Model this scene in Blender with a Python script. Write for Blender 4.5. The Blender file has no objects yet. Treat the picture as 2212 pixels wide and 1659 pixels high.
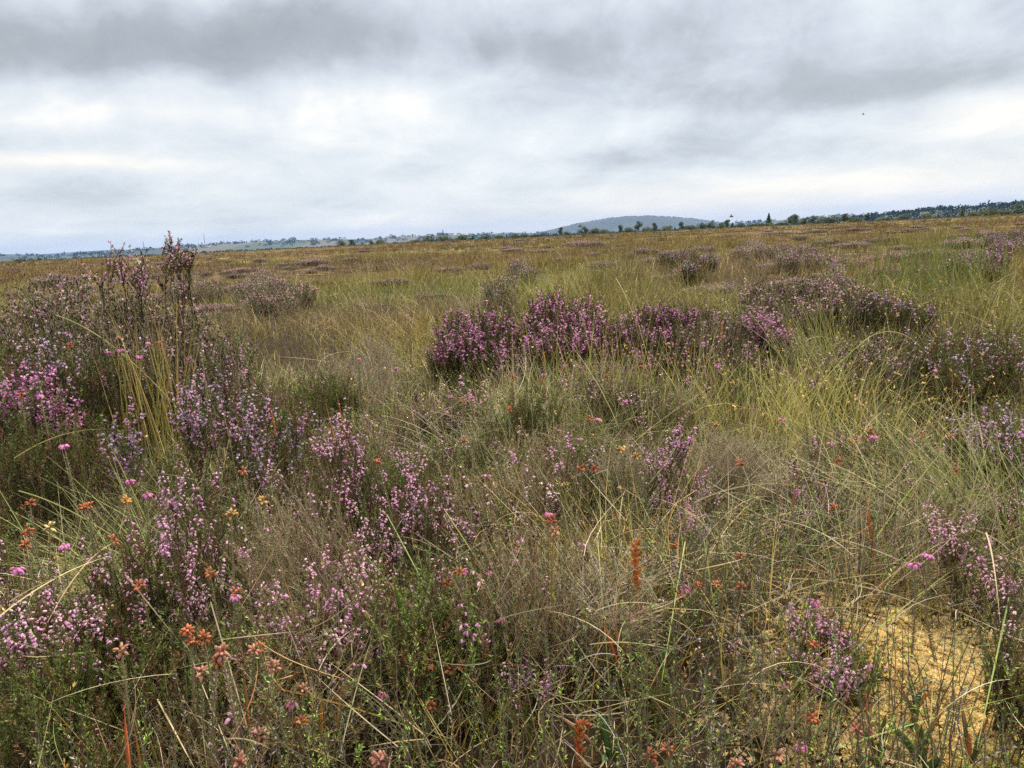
import bpy, math
import numpy as np
from mathutils import Matrix, Vector, Euler
R = math.radians
C = bpy.context.scene.collection
scene = bpy.context.scene
# ------------------------------------------------------------------ camera
CAMZ = 0.90
FPX = 1609.0            # focal length in pixels of the 2212 px wide picture
cam_d = bpy.data.cameras.new('camera')
cam = bpy.data.objects.new('camera', cam_d); C.objects.link(cam)
cam_d.sensor_width = 36; cam_d.lens = 36 * FPX / 2212
cam_d.clip_start = 0.02; cam_d.clip_end = 60000
CM = Matrix.Translation((0, 0, CAMZ)) @ Euler((R(90 - 11.2), 0, 0)).to_matrix().to_4x4() @ Matrix.Rotation(R(-2.7), 4, 'Z')
cam.matrix_world = CM
scene.camera = cam
CR = np.array(CM.to_3x3())
# ------------------------------------------------------------------ exposure
scene.view_settings.view_transform = 'Standard'
scene.view_settings.look = 'None'
scene.view_settings.exposure = 1.32
scene.view_settings.gamma = 1
scene.cycles.max_bounces = 6
scene.cycles.diffuse_bounces = 3
scene.cycles.transmission_bounces = 3
scene.cycles.volume_bounces = 0
scene.cycles.use_denoising = False
scene.cycles.sample_clamp_indirect = 4

def ray(px, py):
    d = CR @ np.array([(px - 1106) / FPX, -(py - 829.5) / FPX, -1.0])
    return d
def at(px, py, d):
    """the point at horizontal range d seen in direction (px, py)"""
    v = ray(px, py)
    return np.array([0, 0, CAMZ]) + v * (d / math.hypot(v[0], v[1]))
def gat(px, py):
    """range at which the ray through (px, py) meets the ground"""
    lo, hi = .3, 60
    for _ in range(40):
        m = (lo + hi) / 2; p = at(px, py, m)
        if p[2] > H(p[0], p[1]): lo = m
        else: hi = m
    return lo
def azel(px, py):
    v = ray(px, py)
    return math.atan2(v[0], v[1]), math.atan2(v[2], math.hypot(v[0], v[1]))
def horizon_y(px):
    lo, hi = 0, 1000
    for _ in range(30):
        m = (lo + hi) / 2
        if ray(px, m)[2] > 0: lo = m
        else: hi = m
    return lo

# ------------------------------------------------------------------ world: overcast sky
SUN_EL, SUN_AZ = R(48), R(35)       # azimuth measured from +Y towards +X
world = bpy.data.worlds.new("World"); scene.world = world; world.use_nodes = True
nt = world.node_tree; nt.nodes.clear()
def N(t, **k):
    n = nt.nodes.new(t)
    for a, b in k.items(): setattr(n, a, b)
    return n
def L(a, b): nt.links.new(a, b)
def M(op, a, b=None, c=None, clamp=False):
    n = N('ShaderNodeMath', operation=op); n.use_clamp = clamp
    for i, v in enumerate((a, b, c)):
        if v is None: continue
        if isinstance(v, (int, float)): n.inputs[i].default_value = v
        else: L(v, n.inputs[i])
    return n.outputs[0]
tc = N('ShaderNodeTexCoord')
sep = N('ShaderNodeSeparateXYZ'); L(tc.outputs['Generated'], sep.inputs[0])
az = M('ARCTAN2', sep.outputs[0], sep.outputs[1])
el = M('ARCSINE', sep.outputs[2])
# layered noise: stretched sideways, finer towards the horizon as a flat cloud deck is
elp = M('MAXIMUM', el, 0.0)
stretch = M('DIVIDE', 1.0, M('ADD', elp, 0.10))
def deck(scale, ax, ay, det, rough, dist=0.0, seed=0.0):
    cmb = N('ShaderNodeCombineXYZ')
    L(M('MULTIPLY', az, ax), cmb.inputs[0])
    L(M('MULTIPLY', M('LOGARITHM', M('ADD', elp, 0.07), 2.718), ay), cmb.inputs[1])
    cmb.inputs[2].default_value = seed
    n = N('ShaderNodeTexNoise'); n.inputs['Scale'].default_value = scale
    n.inputs['Detail'].default_value = det; n.inputs['Roughness'].default_value = rough
    n.inputs['Distortion'].default_value = dist
    L(cmb.outputs[0], n.inputs['Vector'])
    return n.outputs[0]
warp1 = deck(1.0, 4.0, 2.2, 4, .55, 0, 3.1)
warp2 = deck(1.0, 4.0, 2.2, 4, .55, 0, 9.7)
azw = M('ADD', az, M('MULTIPLY', M('SUBTRACT', warp1, .5), .22))
elw = M('ADD', el, M('MULTIPLY', M('SUBTRACT', warp2, .5), .055))
field = None
# cloud masses and bright gaps: (px, py, half width, half height, amount)
BLOBS = [(230, 105, 380, 60, -.60), (60, 30, 300, 60, -.20), (620, 70, 220, 60, -.20), (1150, 90, 330, 70, -.22), (1500, 40, 350, 60, -.10),
         (1900, 60, 420, 75, -.30), (2080, 150, 330, 50, -.26), (1750, 200, 330, 22, -.22), (1380, 200, 200, 30, -.10),
         (600, 215, 330, 55, .24), (880, 210, 120, 25, .08), (300, 210, 240, 40, .16), (2180, 235, 120, 35, .40), (1950, 215, 150, 14, .10),
         (1000, 330, 300, 60, .14), (240, 300, 240, 22, -.26), (100, 352, 180, 12, .28), (230, 420, 330, 30, -.14), (60, 505, 60, 6, .18),
         (1350, 345, 300, 22, -.30), (1700, 300, 300, 35, -.16), (2100, 320, 200, 18, -.12), (1750, 400, 380, 20, .26), (2050, 420, 250, 22, .16),
         (1250, 420, 230, 30, -.10), (700, 440, 350, 30, .03)]
for (bx, by, sx, sy, am) in BLOBS:
    a0, e0 = azel(bx, by)
    da = M('MULTIPLY', M('SUBTRACT', azw, a0), FPX / sx)
    de = M('MULTIPLY', M('SUBTRACT', elw, e0), FPX / sy)
    g = M('MULTIPLY', M('EXPONENT', M('MULTIPLY', M('ADD', M('MULTIPLY', da, da), M('MULTIPLY', de, de)), -0.6)), am * (.80 if am < 0 else .75))
    field = g if field is None else M('ADD', field, g)
fine = M('SUBTRACT', deck(1.0, 9.5, 3.6, 8, .58, .25, 1.3), .5)
big = M('SUBTRACT', deck(1.0, 4.6, 2.2, 6, .55, .3, 5.3), .5)
mid = M('SUBTRACT', deck(1.0, 3.0, 11.0, 4, .5, .2, 7.7), .5)
f = M('ADD', M('ADD', M('MULTIPLY', fine, .92), M('MULTIPLY', big, .55)), M('ADD', field, M('MULTIPLY', mid, .12)))
f = M('ADD', f, .70)
ramp = N('ShaderNodeValToRGB')
cr = ramp.color_ramp
cr.elements[0].position = 0.0; cr.elements[0].color = (.27, .288, .305, 1)
cr.elements[1].position = 1.0; cr.elements[1].color = (.78, .755, .70, 1)
for p, c in ((.22, (.325, .345, .362, 1)), (.42, (.43, .458, .495, 1)), (.60, (.535, .565, .590, 1)), (.80, (.63, .645, .65, 1))):
    e_ = cr.elements.new(p); e_.color = c
L(f, ramp.inputs[0])
# bluish, even band just above the horizon
hz = M('EXPONENT', M('MULTIPLY', elp, -26.0))
mixh = N('ShaderNodeMix', data_type='RGBA'); L(M('MULTIPLY', hz, .50), mixh.inputs[0])
L(ramp.outputs[0], mixh.inputs[6]); mixh.inputs[7].default_value = (.52, .565, .605, 1)
wm = None
for (bx, by, sx, sy, am) in [(1900, 395, 420, 26, .35), (120, 352, 190, 14, .30), (2185, 235, 130, 40, .35), (1250, 470, 500, 25, .15)]:
    a0, e0 = azel(bx, by); da = M('MULTIPLY', M('SUBTRACT', azw, a0), FPX / sx); de = M('MULTIPLY', M('SUBTRACT', elw, e0), FPX / sy)
    g = M('MULTIPLY', M('EXPONENT', M('MULTIPLY', M('ADD', M('MULTIPLY', da, da), M('MULTIPLY', de, de)), -0.6)), am)
    wm = g if wm is None else M('ADD', wm, g)
warm = N('ShaderNodeMix', data_type='RGBA'); L(wm, warm.inputs[0]); L(mixh.outputs[2], warm.inputs[6]); warm.inputs[7].default_value = (.78, .70, .58, 1)
wz = N('ShaderNodeMix', data_type='RGBA'); L(M('MULTIPLY', M('SUBTRACT', sep.outputs[2], .28), 2.5, clamp=True), wz.inputs[0]); L(warm.outputs[2], wz.inputs[6]); wz.inputs[7].default_value = (.62, .575, .50, 1)
# an overcast sky is brighter overhead than at the horizon
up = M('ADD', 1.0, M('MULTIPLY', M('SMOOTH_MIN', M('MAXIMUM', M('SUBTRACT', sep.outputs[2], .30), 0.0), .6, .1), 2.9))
below = M('GREATER_THAN', sep.outputs[2], -0.02)
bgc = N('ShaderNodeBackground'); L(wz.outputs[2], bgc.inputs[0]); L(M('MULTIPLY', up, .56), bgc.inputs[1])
sky = N('ShaderNodeTexSky', sky_type='NISHITA'); sky.sun_disc = False
sky.sun_elevation = SUN_EL; sky.sun_rotation = SUN_AZ
bgs = N('ShaderNodeBackground'); L(sky.outputs[0], bgs.inputs[0]); bgs.inputs[1].default_value = 0.10
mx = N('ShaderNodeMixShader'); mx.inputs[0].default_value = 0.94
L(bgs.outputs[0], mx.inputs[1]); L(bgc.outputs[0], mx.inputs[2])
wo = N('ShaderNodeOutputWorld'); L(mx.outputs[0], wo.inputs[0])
# ------------------------------------------------------------------ sun behind the clouds
sd = bpy.data.lights.new('sun', 'SUN'); sd.energy = 2.4; sd.angle = R(10); sd.color = (1, .95, .87)
so = bpy.data.objects.new('sun', sd); C.objects.link(so)
sv = Vector((math.sin(SUN_AZ) * math.cos(SUN_EL), math.cos(SUN_AZ) * math.cos(SUN_EL), math.sin(SUN_EL)))
so.rotation_euler = sv.to_track_quat('Z', 'Y').to_euler(); so.location = (0, 0, 30)

# ------------------------------------------------------------------ helpers
rng = np.random.default_rng(7)
def U(a, b, n=None): return rng.uniform(a, b, n)
def nrm(v): return v / np.maximum(np.linalg.norm(v, axis=-1, keepdims=True), 1e-9)
def lerp(a, b, t): return a + (b - a) * t
_ns = np.random.default_rng(3)
_W = [(_ns.uniform(0, 2 * np.pi), _ns.uniform(0, 2 * np.pi), _ns.uniform(.6, 1.6)) for _ in range(40)]
def noise(x, y, f=1.0, seed=0, oc=8):
    """smooth noise about -1..1 from sums of sines with bent coordinates"""
    x = np.asarray(x, float) * f; y = np.asarray(y, float) * f
    xb = x + .8 * np.sin(y * .7 + seed); yb = y + .8 * np.sin(x * .9 + seed * 1.7)
    s = 0
    for i in range(oc):
        a, p, k = _W[(i + seed * 5) % 40]
        s = s + np.sin((math.cos(a) * xb + math.sin(a) * yb) * k + p)
    return s / oc * 1.6
def smooth(a, b, x):
    t = np.clip((x - a) / (b - a), 0, 1); return t * t * (3 - 2 * t)

def g2(x, y, px, py, s, h, e=1.0):
    return h * np.exp(-(((x - px) / s) ** 2 + ((y - py) / (s * e)) ** 2))
MOUND = []
def mound(px, py, d, s, h, e=1.0):
    p = at(px, py, d); MOUND.append((p[0], p[1], s, h, e))
mound(1230, 900, 2.55, .55, .16, .6)      # pale grass hummock before the middle heather
mound(2020, 1450, 1.13, .28, .04, 1.0)    # moss cushion
mound(250, 700, 3.4, .9, .14, .8)
mound(1330, 800, 4.4, 1.0, .05, .5)
mound(560, 640, 6.0, 1.0, .12, .8)
mound(1780, 640, 6.0, 1.2, .12, .7)
mound(1330, 860, 3.6, .8, -.16, .35)      # dark hollow in front of it
mound(2150, 560, 9.0, 1.8, .2, .7)
def H(x, y):
    x = np.asarray(x, float); y = np.asarray(y, float); r = np.hypot(x, y)
    z = .045 * noise(x, y, 2.6, 1) + .05 * noise(x, y, .8, 2) * smooth(1, 5, r) + .10 * noise(x, y, .12, 3) * smooth(10, 40, r)
    for (a, b, s, h, e) in MOUND: z = z + g2(x, y, a, b, s, h, e)
    z = z + .19 * (1 - smooth(1.5, 3.4, r))
    z = z + 0.0
    z = z - 10.0 * smooth(330, 900, r)
    return z

class MB:
    def __init__(s): s.v = []; s.f = []; s.c = []; s.n = 0
    def add(s, v, f, c):
        v = np.asarray(v, np.float32).reshape(-1, 3); f = np.asarray(f, np.int64)
        c = np.broadcast_to(np.asarray(c, np.float32), (len(v), 3))
        s.v.append(v); s.f.append(f + s.n); s.c.append(c); s.n += len(v)
    def mesh(s, name, mat, origin=(0, 0, 0), smooth_=False):
        me = bpy.data.meshes.new(name)
        V = np.concatenate(s.v) - np.asarray(origin, np.float32)
        me.vertices.add(len(V)); me.vertices.foreach_set('co', V.astype(np.float32).ravel())
        tot = np.concatenate([np.full(len(f), f.shape[1]) for f in s.f]).astype(np.int32)
        lv = np.concatenate([f.ravel() for f in s.f]).astype(np.int32)
        st = np.concatenate([[0], np.cumsum(tot)[:-1]]).astype(np.int32)
        me.loops.add(len(lv)); me.loops.foreach_set('vertex_index', lv)
        me.polygons.add(len(tot)); me.polygons.foreach_set('loop_start', st)
        me.update(calc_edges=True)
        if smooth_: me.polygons.foreach_set('use_smooth', np.ones(len(tot), bool))
        ca = me.attributes.new('Col', 'FLOAT_COLOR', 'POINT')
        col = np.concatenate(s.c); col = np.concatenate([np.clip(col, 0.004, 1), np.ones((len(col), 1), np.float32)], 1)
        ca.data.foreach_set('color', col.astype(np.float32).ravel())
        me.materials.append(mat)
        return me
def link(name, me, parent=None, loc=(0, 0, 0)):
    o = bpy.data.objects.new(name, me); C.objects.link(o); o.location = loc
    if parent is not None: o.parent = parent
    return o
def tag(o, label=None, cat=None, group=None, kind=None):
    if label: o['label'] = label
    if cat: o['category'] = cat
    if group: o['group'] = group
    if kind: o['kind'] = kind
    return o
def empty(name, loc):
    o = bpy.data.objects.new(name, None); C.objects.link(o); o.location = loc; o.empty_display_size = .05
    return o
def copy_tree(o, parent=None):
    c = o.copy(); C.objects.link(c)
    if parent is not None: c.parent = parent
    for ch in o.children: copy_tree(ch, c)
    return c

# ------------------------------------------------------------------ materials
def mat_attr(name, rough=.65, trans=.25, var=.0, bump=0, spec=.2, hue=0.0):
    m = bpy.data.materials.new(name); m.use_nodes = True
    t = m.node_tree; t.nodes.clear()
    out = t.nodes.new('ShaderNodeOutputMaterial')
    at_ = t.nodes.new('ShaderNodeAttribute'); at_.attribute_name = 'Col'
    col = at_.outputs['Color']
    geo = t.nodes.new('ShaderNodeNewGeometry')
    if var:
        oi = t.nodes.new('ShaderNodeObjectInfo')
        hs = t.nodes.new('ShaderNodeHueSaturation')
        mr = t.nodes.new('ShaderNodeMapRange'); mr.inputs[3].default_value = 1 - var; mr.inputs[4].default_value = 1 + var
        t.links.new(oi.outputs['Random'], mr.inputs[0]); t.links.new(mr.outputs[0], hs.inputs['Value'])
        if hue:
            m2 = t.nodes.new('ShaderNodeMapRange'); m2.inputs[3].default_value = .5 - hue; m2.inputs[4].default_value = .5 + hue
            mu = t.nodes.new('ShaderNodeMath'); mu.operation = 'FRACT'
            mm = t.nodes.new('ShaderNodeMath'); mm.operation = 'MULTIPLY'; mm.inputs[1].default_value = 7.31
            t.links.new(oi.outputs['Random'], mm.inputs[0]); t.links.new(mm.outputs[0], mu.inputs[0])
            t.links.new(mu.outputs[0], m2.inputs[0]); t.links.new(m2.outputs[0], hs.inputs['Hue'])
        t.links.new(col, hs.inputs['Color']); col = hs.outputs[0]
    p = t.nodes.new('ShaderNodeBsdfPrincipled')
    p.inputs['Roughness'].default_value = rough; p.inputs['Specular IOR Level'].default_value = spec
    t.links.new(col, p.inputs['Base Color'])
    sh = p.outputs[0]
    if bump:
        nz = t.nodes.new('ShaderNodeTexNoise'); nz.inputs['Scale'].default_value = bump; nz.inputs['Detail'].default_value = 4
        tc_ = t.nodes.new('ShaderNodeTexCoord'); t.links.new(tc_.outputs['Object'], nz.inputs['Vector'])
        b = t.nodes.new('ShaderNodeBump'); b.inputs['Strength'].default_value = .6; b.inputs['Distance'].default_value = .5 / bump
        t.links.new(nz.outputs[0], b.inputs['Height']); t.links.new(b.outputs[0], p.inputs['Normal'])
    if trans:
        tr = t.nodes.new('ShaderNodeBsdfTranslucent'); t.links.new(col, tr.inputs[0])
        mxs = t.nodes.new('ShaderNodeMixShader'); mxs.inputs[0].default_value = trans
        t.links.new(sh, mxs.inputs[1]); t.links.new(tr.outputs[0], mxs.inputs[2]); sh = mxs.outputs[0]
    t.links.new(sh, out.inputs[0])
    return m
M_grass = mat_attr('grass_blade', .55, .14, spec=.25)
M_leaf = mat_attr('heather_leaf', .6, .12, var=.12, spec=.2)
M_wood = mat_attr('heather_wood', .9, 0, spec=.1)
M_flow = mat_attr('flower', .6, .35, var=.08, spec=.15)
M_dry = mat_attr('dry_capsule', .6, .15, spec=.2)
M_moss = mat_attr('moss', .8, .25, spec=.1)
M_tree = mat_attr('tree_leaf', .7, .2, var=.12, spec=.15)
M_hard = mat_attr('masonry', .85, 0, bump=2.0)
M_body = mat_attr('insect_body', .4, 0, spec=.5)

# ------------------------------------------------------------------ shape builders (vectorised)
def v3(a): return np.asarray(a, float)
def jit(c, n, amt=.15, hue=.06):
    """n colours scattered round c"""
    c = np.broadcast_to(v3(c), (n, 3))
    k = 1 + rng.normal(0, amt, (n, 1))
    return np.clip(c * k * (1 + rng.normal(0, hue, (n, 3))), 0.005, 1)
def blades(mb, P, az, lean, curl, Ln, W, cb, ct, S=4, wander=0.0, taper=1.6, twist=0.0, wid=None):
    """grass blades: ribbons that start at P, lean towards az and curl over"""
    n = len(P); P = np.asarray(P, float)
    az = np.broadcast_to(az, n).astype(float); lean = np.broadcast_to(lean, n); curl = np.broadcast_to(curl, n)
    Ln = np.broadcast_to(Ln, n); W = np.broadcast_to(W, n)
    pts = [P]; dirs = []
    a = az.copy(); w_ = np.broadcast_to(wander, n)
    for i in range(S):
        t = (i + .5) / S
        th = lean + curl * t
        d = np.stack([np.sin(th) * np.sin(a), np.sin(th) * np.cos(a), np.cos(th)], 1)
        dirs.append(d); pts.append(pts[-1] + d * (Ln / S)[:, None]); a = a + w_ / S
    dirs.append(dirs[-1])
    tw = U(-1.2, 1.2, n) if np.isscalar(twist) and twist == 0 else twist
    V = np.zeros((n, S + 1, 2, 3)); Cc = np.zeros((n, S + 1, 2, 3))
    for i in range(S + 1):
        t = i / S; d = dirs[i]
        hx = nrm(np.cross(d, np.broadcast_to([0, 0, 1.], d.shape)) + 1e-5)
        oy = np.cross(hx, d)
        s = hx * np.cos(tw)[:, None] + oy * np.sin(tw)[:, None]
        w = W * max(.12, (1 - t ** taper)) * (.75 + .5 * min(1, t * 3) * .5)
        V[:, i, 0] = pts[i] - s * (w / 2)[:, None]; V[:, i, 1] = pts[i] + s * (w / 2)[:, None]
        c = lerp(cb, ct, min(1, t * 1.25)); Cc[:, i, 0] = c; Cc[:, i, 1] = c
    idx = np.arange(n)[:, None] * (2 * (S + 1)) + (np.arange(S) * 2)[None, :]
    F = np.stack([idx, idx + 1, idx + 3, idx + 2], -1).reshape(-1, 4)
    mb.add(V.reshape(-1, 3), F, Cc.reshape(-1, 3))
    return pts[-1], dirs[-1]
def curve_ribbon(mb, A, B, Cp, W, cb, ct, S=14):
    """one long blade along a quadratic curve A-Cp-B"""
    t = np.linspace(0, 1, S + 1)[:, None]
    p = (1 - t) ** 2 * A + 2 * t * (1 - t) * Cp + t * t * B
    d = nrm(np.gradient(p, axis=0)); s = nrm(np.cross(d, nrm(v3([0, 0, CAMZ]) - p + rng.normal(0, .3, 3))))
    w = W * (1 - t ** 3 * .9)
    V = np.stack([p - s * w / 2, p + s * w / 2], 1).reshape(-1, 3)
    c = lerp(v3(cb), v3(ct), t); c = np.repeat(c, 2, 0)
    i = np.arange(S) * 2; mb.add(V, np.stack([i, i + 1, i + 3, i + 2], -1), c)
def tubes(mb, Cn, Rr, col, sides=3):
    """tubes along centre lines Cn (n,S,3) with radii Rr (n,S)"""
    n, S, _ = Cn.shape
    d = nrm(np.gradient(Cn, axis=1)); ref = np.array([.31, .22, .92]); ref2 = np.array([.9, -.3, .1])
    s = np.cross(d, ref); bad = np.linalg.norm(s, axis=-1) < .15; s[bad] = np.cross(d[bad], ref2)
    s = nrm(s); u = np.cross(s, d)
    a = np.arange(sides) * 2 * np.pi / sides
    V = Cn[:, :, None] + Rr[:, :, None, None] * (np.cos(a)[None, None, :, None] * s[:, :, None] + np.sin(a)[None, None, :, None] * u[:, :, None])
    c = np.broadcast_to(np.asarray(col, float)[..., None, :] if np.ndim(col) == 3 else np.asarray(col, float).reshape((-1, 1, 1, 3)) if np.ndim(col) == 2 else v3(col), (n, S, sides, 3))
    b = np.arange(n)[:, None, None] * S * sides + np.arange(S - 1)[None, :, None] * sides
    k = np.arange(sides)[None, None, :]; k2 = (k + 1) % sides
    F = np.stack([b + k, b + k2, b + sides + k2, b + sides + k], -1).reshape(-1, 4)
    mb.add(V.reshape(-1, 3), F, c.reshape(-1, 3))
def leaves(mb, P, D, Ln, W, col, up=None, tipc=None):
    """small pointed leaves: one four-cornered face each"""
    n = len(P)
    if n == 0: return
    D = nrm(D); r = nrm(rng.normal(size=(n, 3))) if up is None else up
    s = nrm(np.cross(D, r)); Ln = np.broadcast_to(Ln, n)[:, None]; W = np.broadcast_to(W, n)[:, None]
    V = np.stack([P, P + D * Ln * .45 + s * W / 2, P + D * Ln, P + D * Ln * .45 - s * W / 2], 1)
    c = np.broadcast_to(col, (n, 3))[:, None, :].repeat(4, 1).copy()
    if tipc is not None: c[:, 2] = tipc
    mb.add(V.reshape(-1, 3), np.arange(n * 4).reshape(-1, 4), c.reshape(-1, 3))
def spindles(mb, P, D, Ln, W, col, prof=((0, .28), (.25, .9), (.65, 1.0), (1, .55)), sides=5, rootc=None):
    """bells, buds and capsules: rings round an axis"""
    n = len(P)
    if n == 0: return
    D = nrm(D); s = nrm(np.cross(D, nrm(rng.normal(size=(n, 3))))); u = np.cross(s, D)
    a = np.arange(sides) * 2 * np.pi / sides
    Ln = np.broadcast_to(Ln, n)[:, None, None, None]; W = np.broadcast_to(W, n)[:, None, None, None]
    t = np.array([p[0] for p in prof])[None, :, None, None]; rr = np.array([p[1] for p in prof])[None, :, None, None]
    V = P[:, None, None] + D[:, None, None] * t * Ln + rr * W / 2 * (np.cos(a)[None, None, :, None] * s[:, None, None] + np.sin(a)[None, None, :, None] * u[:, None, None])
    S = len(prof)
    c = np.broadcast_to(np.asarray(col, float).reshape(-1, 1, 1, 3), (n, S, sides, 3)).copy()
    if rootc is not None: c[:, 0] = np.asarray(rootc, float)
    c[:, -1] *= 1.1
    b = np.arange(n)[:, None, None] * S * sides + np.arange(S - 1)[None, :, None] * sides
    k = np.arange(sides)[None, None, :]; k2 = (k + 1) % sides
    mb.add(V.reshape(-1, 3), np.stack([b + k, b + k2, b + sides + k2, b + sides + k], -1).reshape(-1, 4), c.reshape(-1, 3))
BELL = ((0, .25), (.18, .85), (.6, 1.0), (1, .7))
POD = ((0, .2), (.3, 1.0), (.7, .7), (1, .06))

# ------------------------------------------------------------------ heather and its kin
PINK = (.80, .44, .68); MAG = (.84, .38, .70); PALE = (.78, .54, .62); FADE = (.42, .24, .22); LILAC = (.74, .54, .78); BUFF = (.80, .58, .52)
LG = (.10, .13, .030); LB = (.15, .19, .040); LBR = (.155, .088, .038); LGY = (.23, .19, .075); LDK = (.045, .040, .018); LRB = (.11, .066, .034)
WG = (.36, .30, .22); WD = (.085, .058, .040); WR = (.15, .06, .035)
STY = {
 # n shoots per m2-ish lobe, k twigs a shoot, twig length, leaf size, leaf colours, flower colours, share of flowering twigs, bare fraction
 'bell':  dict(n=16, k=6, tw=.060, lf=.0050, lw=.0013, ln=52, lc=[LG, LBR, LG], fc=[PINK, PINK, PALE], fl=.50, kind='bell', fs=.0060, fn=13, wood=WD, rise=.5),
 'bellg': dict(n=18, k=7, tw=.060, lf=.0055, lw=.0014, ln=62, lc=[LB, LG, LBR], fc=[PINK, PINK, PALE], fl=.34, kind='bell', fs=.0058, fn=10, wood=WD, rise=.6),
 'bellgy': dict(n=18, k=7, tw=.065, lf=.0048, lw=.0012, ln=56, lc=[LGY, LGY, LBR], fc=[PINK, PALE, PINK], fl=.26, kind='bell', fs=.0060, fn=11, wood=WG, rise=.4),
 'bud':   dict(n=16, k=7, tw=.055, lf=.0048, lw=.0012, ln=48, lc=[LG, LBR, LDK], fc=[PALE, (.72, .58, .60), PINK], fl=.55, kind='bell', fs=.0046, fn=10, wood=WD, rise=.5),
 'bare':  dict(n=20, k=8, tw=.070, lf=.0042, lw=.0011, ln=26, lc=[LGY, WG, LGY], fc=[PALE], fl=.02, kind='bell', fs=.005, fn=6, wood=WG, rise=.2),
 'ling':  dict(n=26, k=6, tw=.085, lf=.0080, lw=.0030, ln=40, lc=[LRB, LG, LDK], fc=[PINK, PALE, BUFF], fl=.60, kind='ling', fs=.0085, fn=16, wood=WG, rise=.5),
 'lingm': dict(n=30, k=6, tw=.085, lf=.0085, lw=.0032, ln=42, lc=[LRB, LDK, LG], fc=[MAG, PINK, MAG], fl=.66, kind='ling', fs=.0095, fn=20, wood=WD, rise=.5),
 'lingp': dict(n=24, k=6, tw=.080, lf=.0075, lw=.0028, ln=40, lc=[LG, LBR, LG], fc=[LILAC, PINK, LILAC], fl=.55, kind='ling', fs=.0080, fn=18, wood=WD, rise=.5),
 'sprig': dict(n=12, k=8, tw=.055, lf=.0060, lw=.0024, ln=40, lc=[LRB, LDK, LG], fc=[PINK, BUFF, PALE], fl=.9, kind='ling', fs=.0080, fn=16, wood=WD, rise=.7),
}
def pick(cols, n):
    cols = np.array([v3(c) for c in cols]); return cols[rng.integers(0, len(cols), n)]
def shoots(B, T, w, n, st, S=7, leggy=False):
    w = w * .85
    """crooked woody shoots from the base B that end on a dome under the top T"""
    a = U(0, 2 * np.pi, n); rr = np.sqrt(U(0, 1, n)) * w
    E = T + np.stack([np.cos(a) * rr, np.sin(a) * rr, -(rr / w) ** 2 * w * .55 - U(0, .10, n) * (T[2] - B[2])], 1)
    E[0] = T
    E[:, 2] -= np.minimum(st['tw'] * .95, (T[2] - B[2]) * .45)
    A = B + np.stack([np.cos(a), np.sin(a), 0 * a], 1) * (rr * (.2 if leggy else .62))[:, None] + rng.normal(0, .006, (n, 3))
    A[:, 2] = H(A[:, 0], A[:, 1]) - .01
    K = lerp(A, E, .5) + np.stack([np.cos(a), np.sin(a), 0 * a], 1) * (rr * .25)[:, None]; K[:, 2] -= (E[:, 2] - A[:, 2]) * (.10 if leggy else U(-.02, .12, n))
    t = np.linspace(0, 1, S)[None, :, None]
    P = (1 - t) ** 2 * A[:, None] + 2 * t * (1 - t) * K[:, None] + t * t * E[:, None]
    Ls = np.linalg.norm(E - A, axis=1)
    j = rng.normal(0, 1, P.shape) * (Ls * .022)[:, None, None]; j[:, 0] = 0; j[:, -1] *= .3
    return P + j
def sample(P, i, t):
    """points and tangents at parameters t on polylines P[i]"""
    S = P.shape[1]; x = np.clip(t, 0, .9999) * (S - 1); k = x.astype(int); f_ = (x - k)[:, None]
    return P[i, k] * (1 - f_) + P[i, k + 1] * f_, nrm(P[i, k + 1] - P[i, k])
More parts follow.
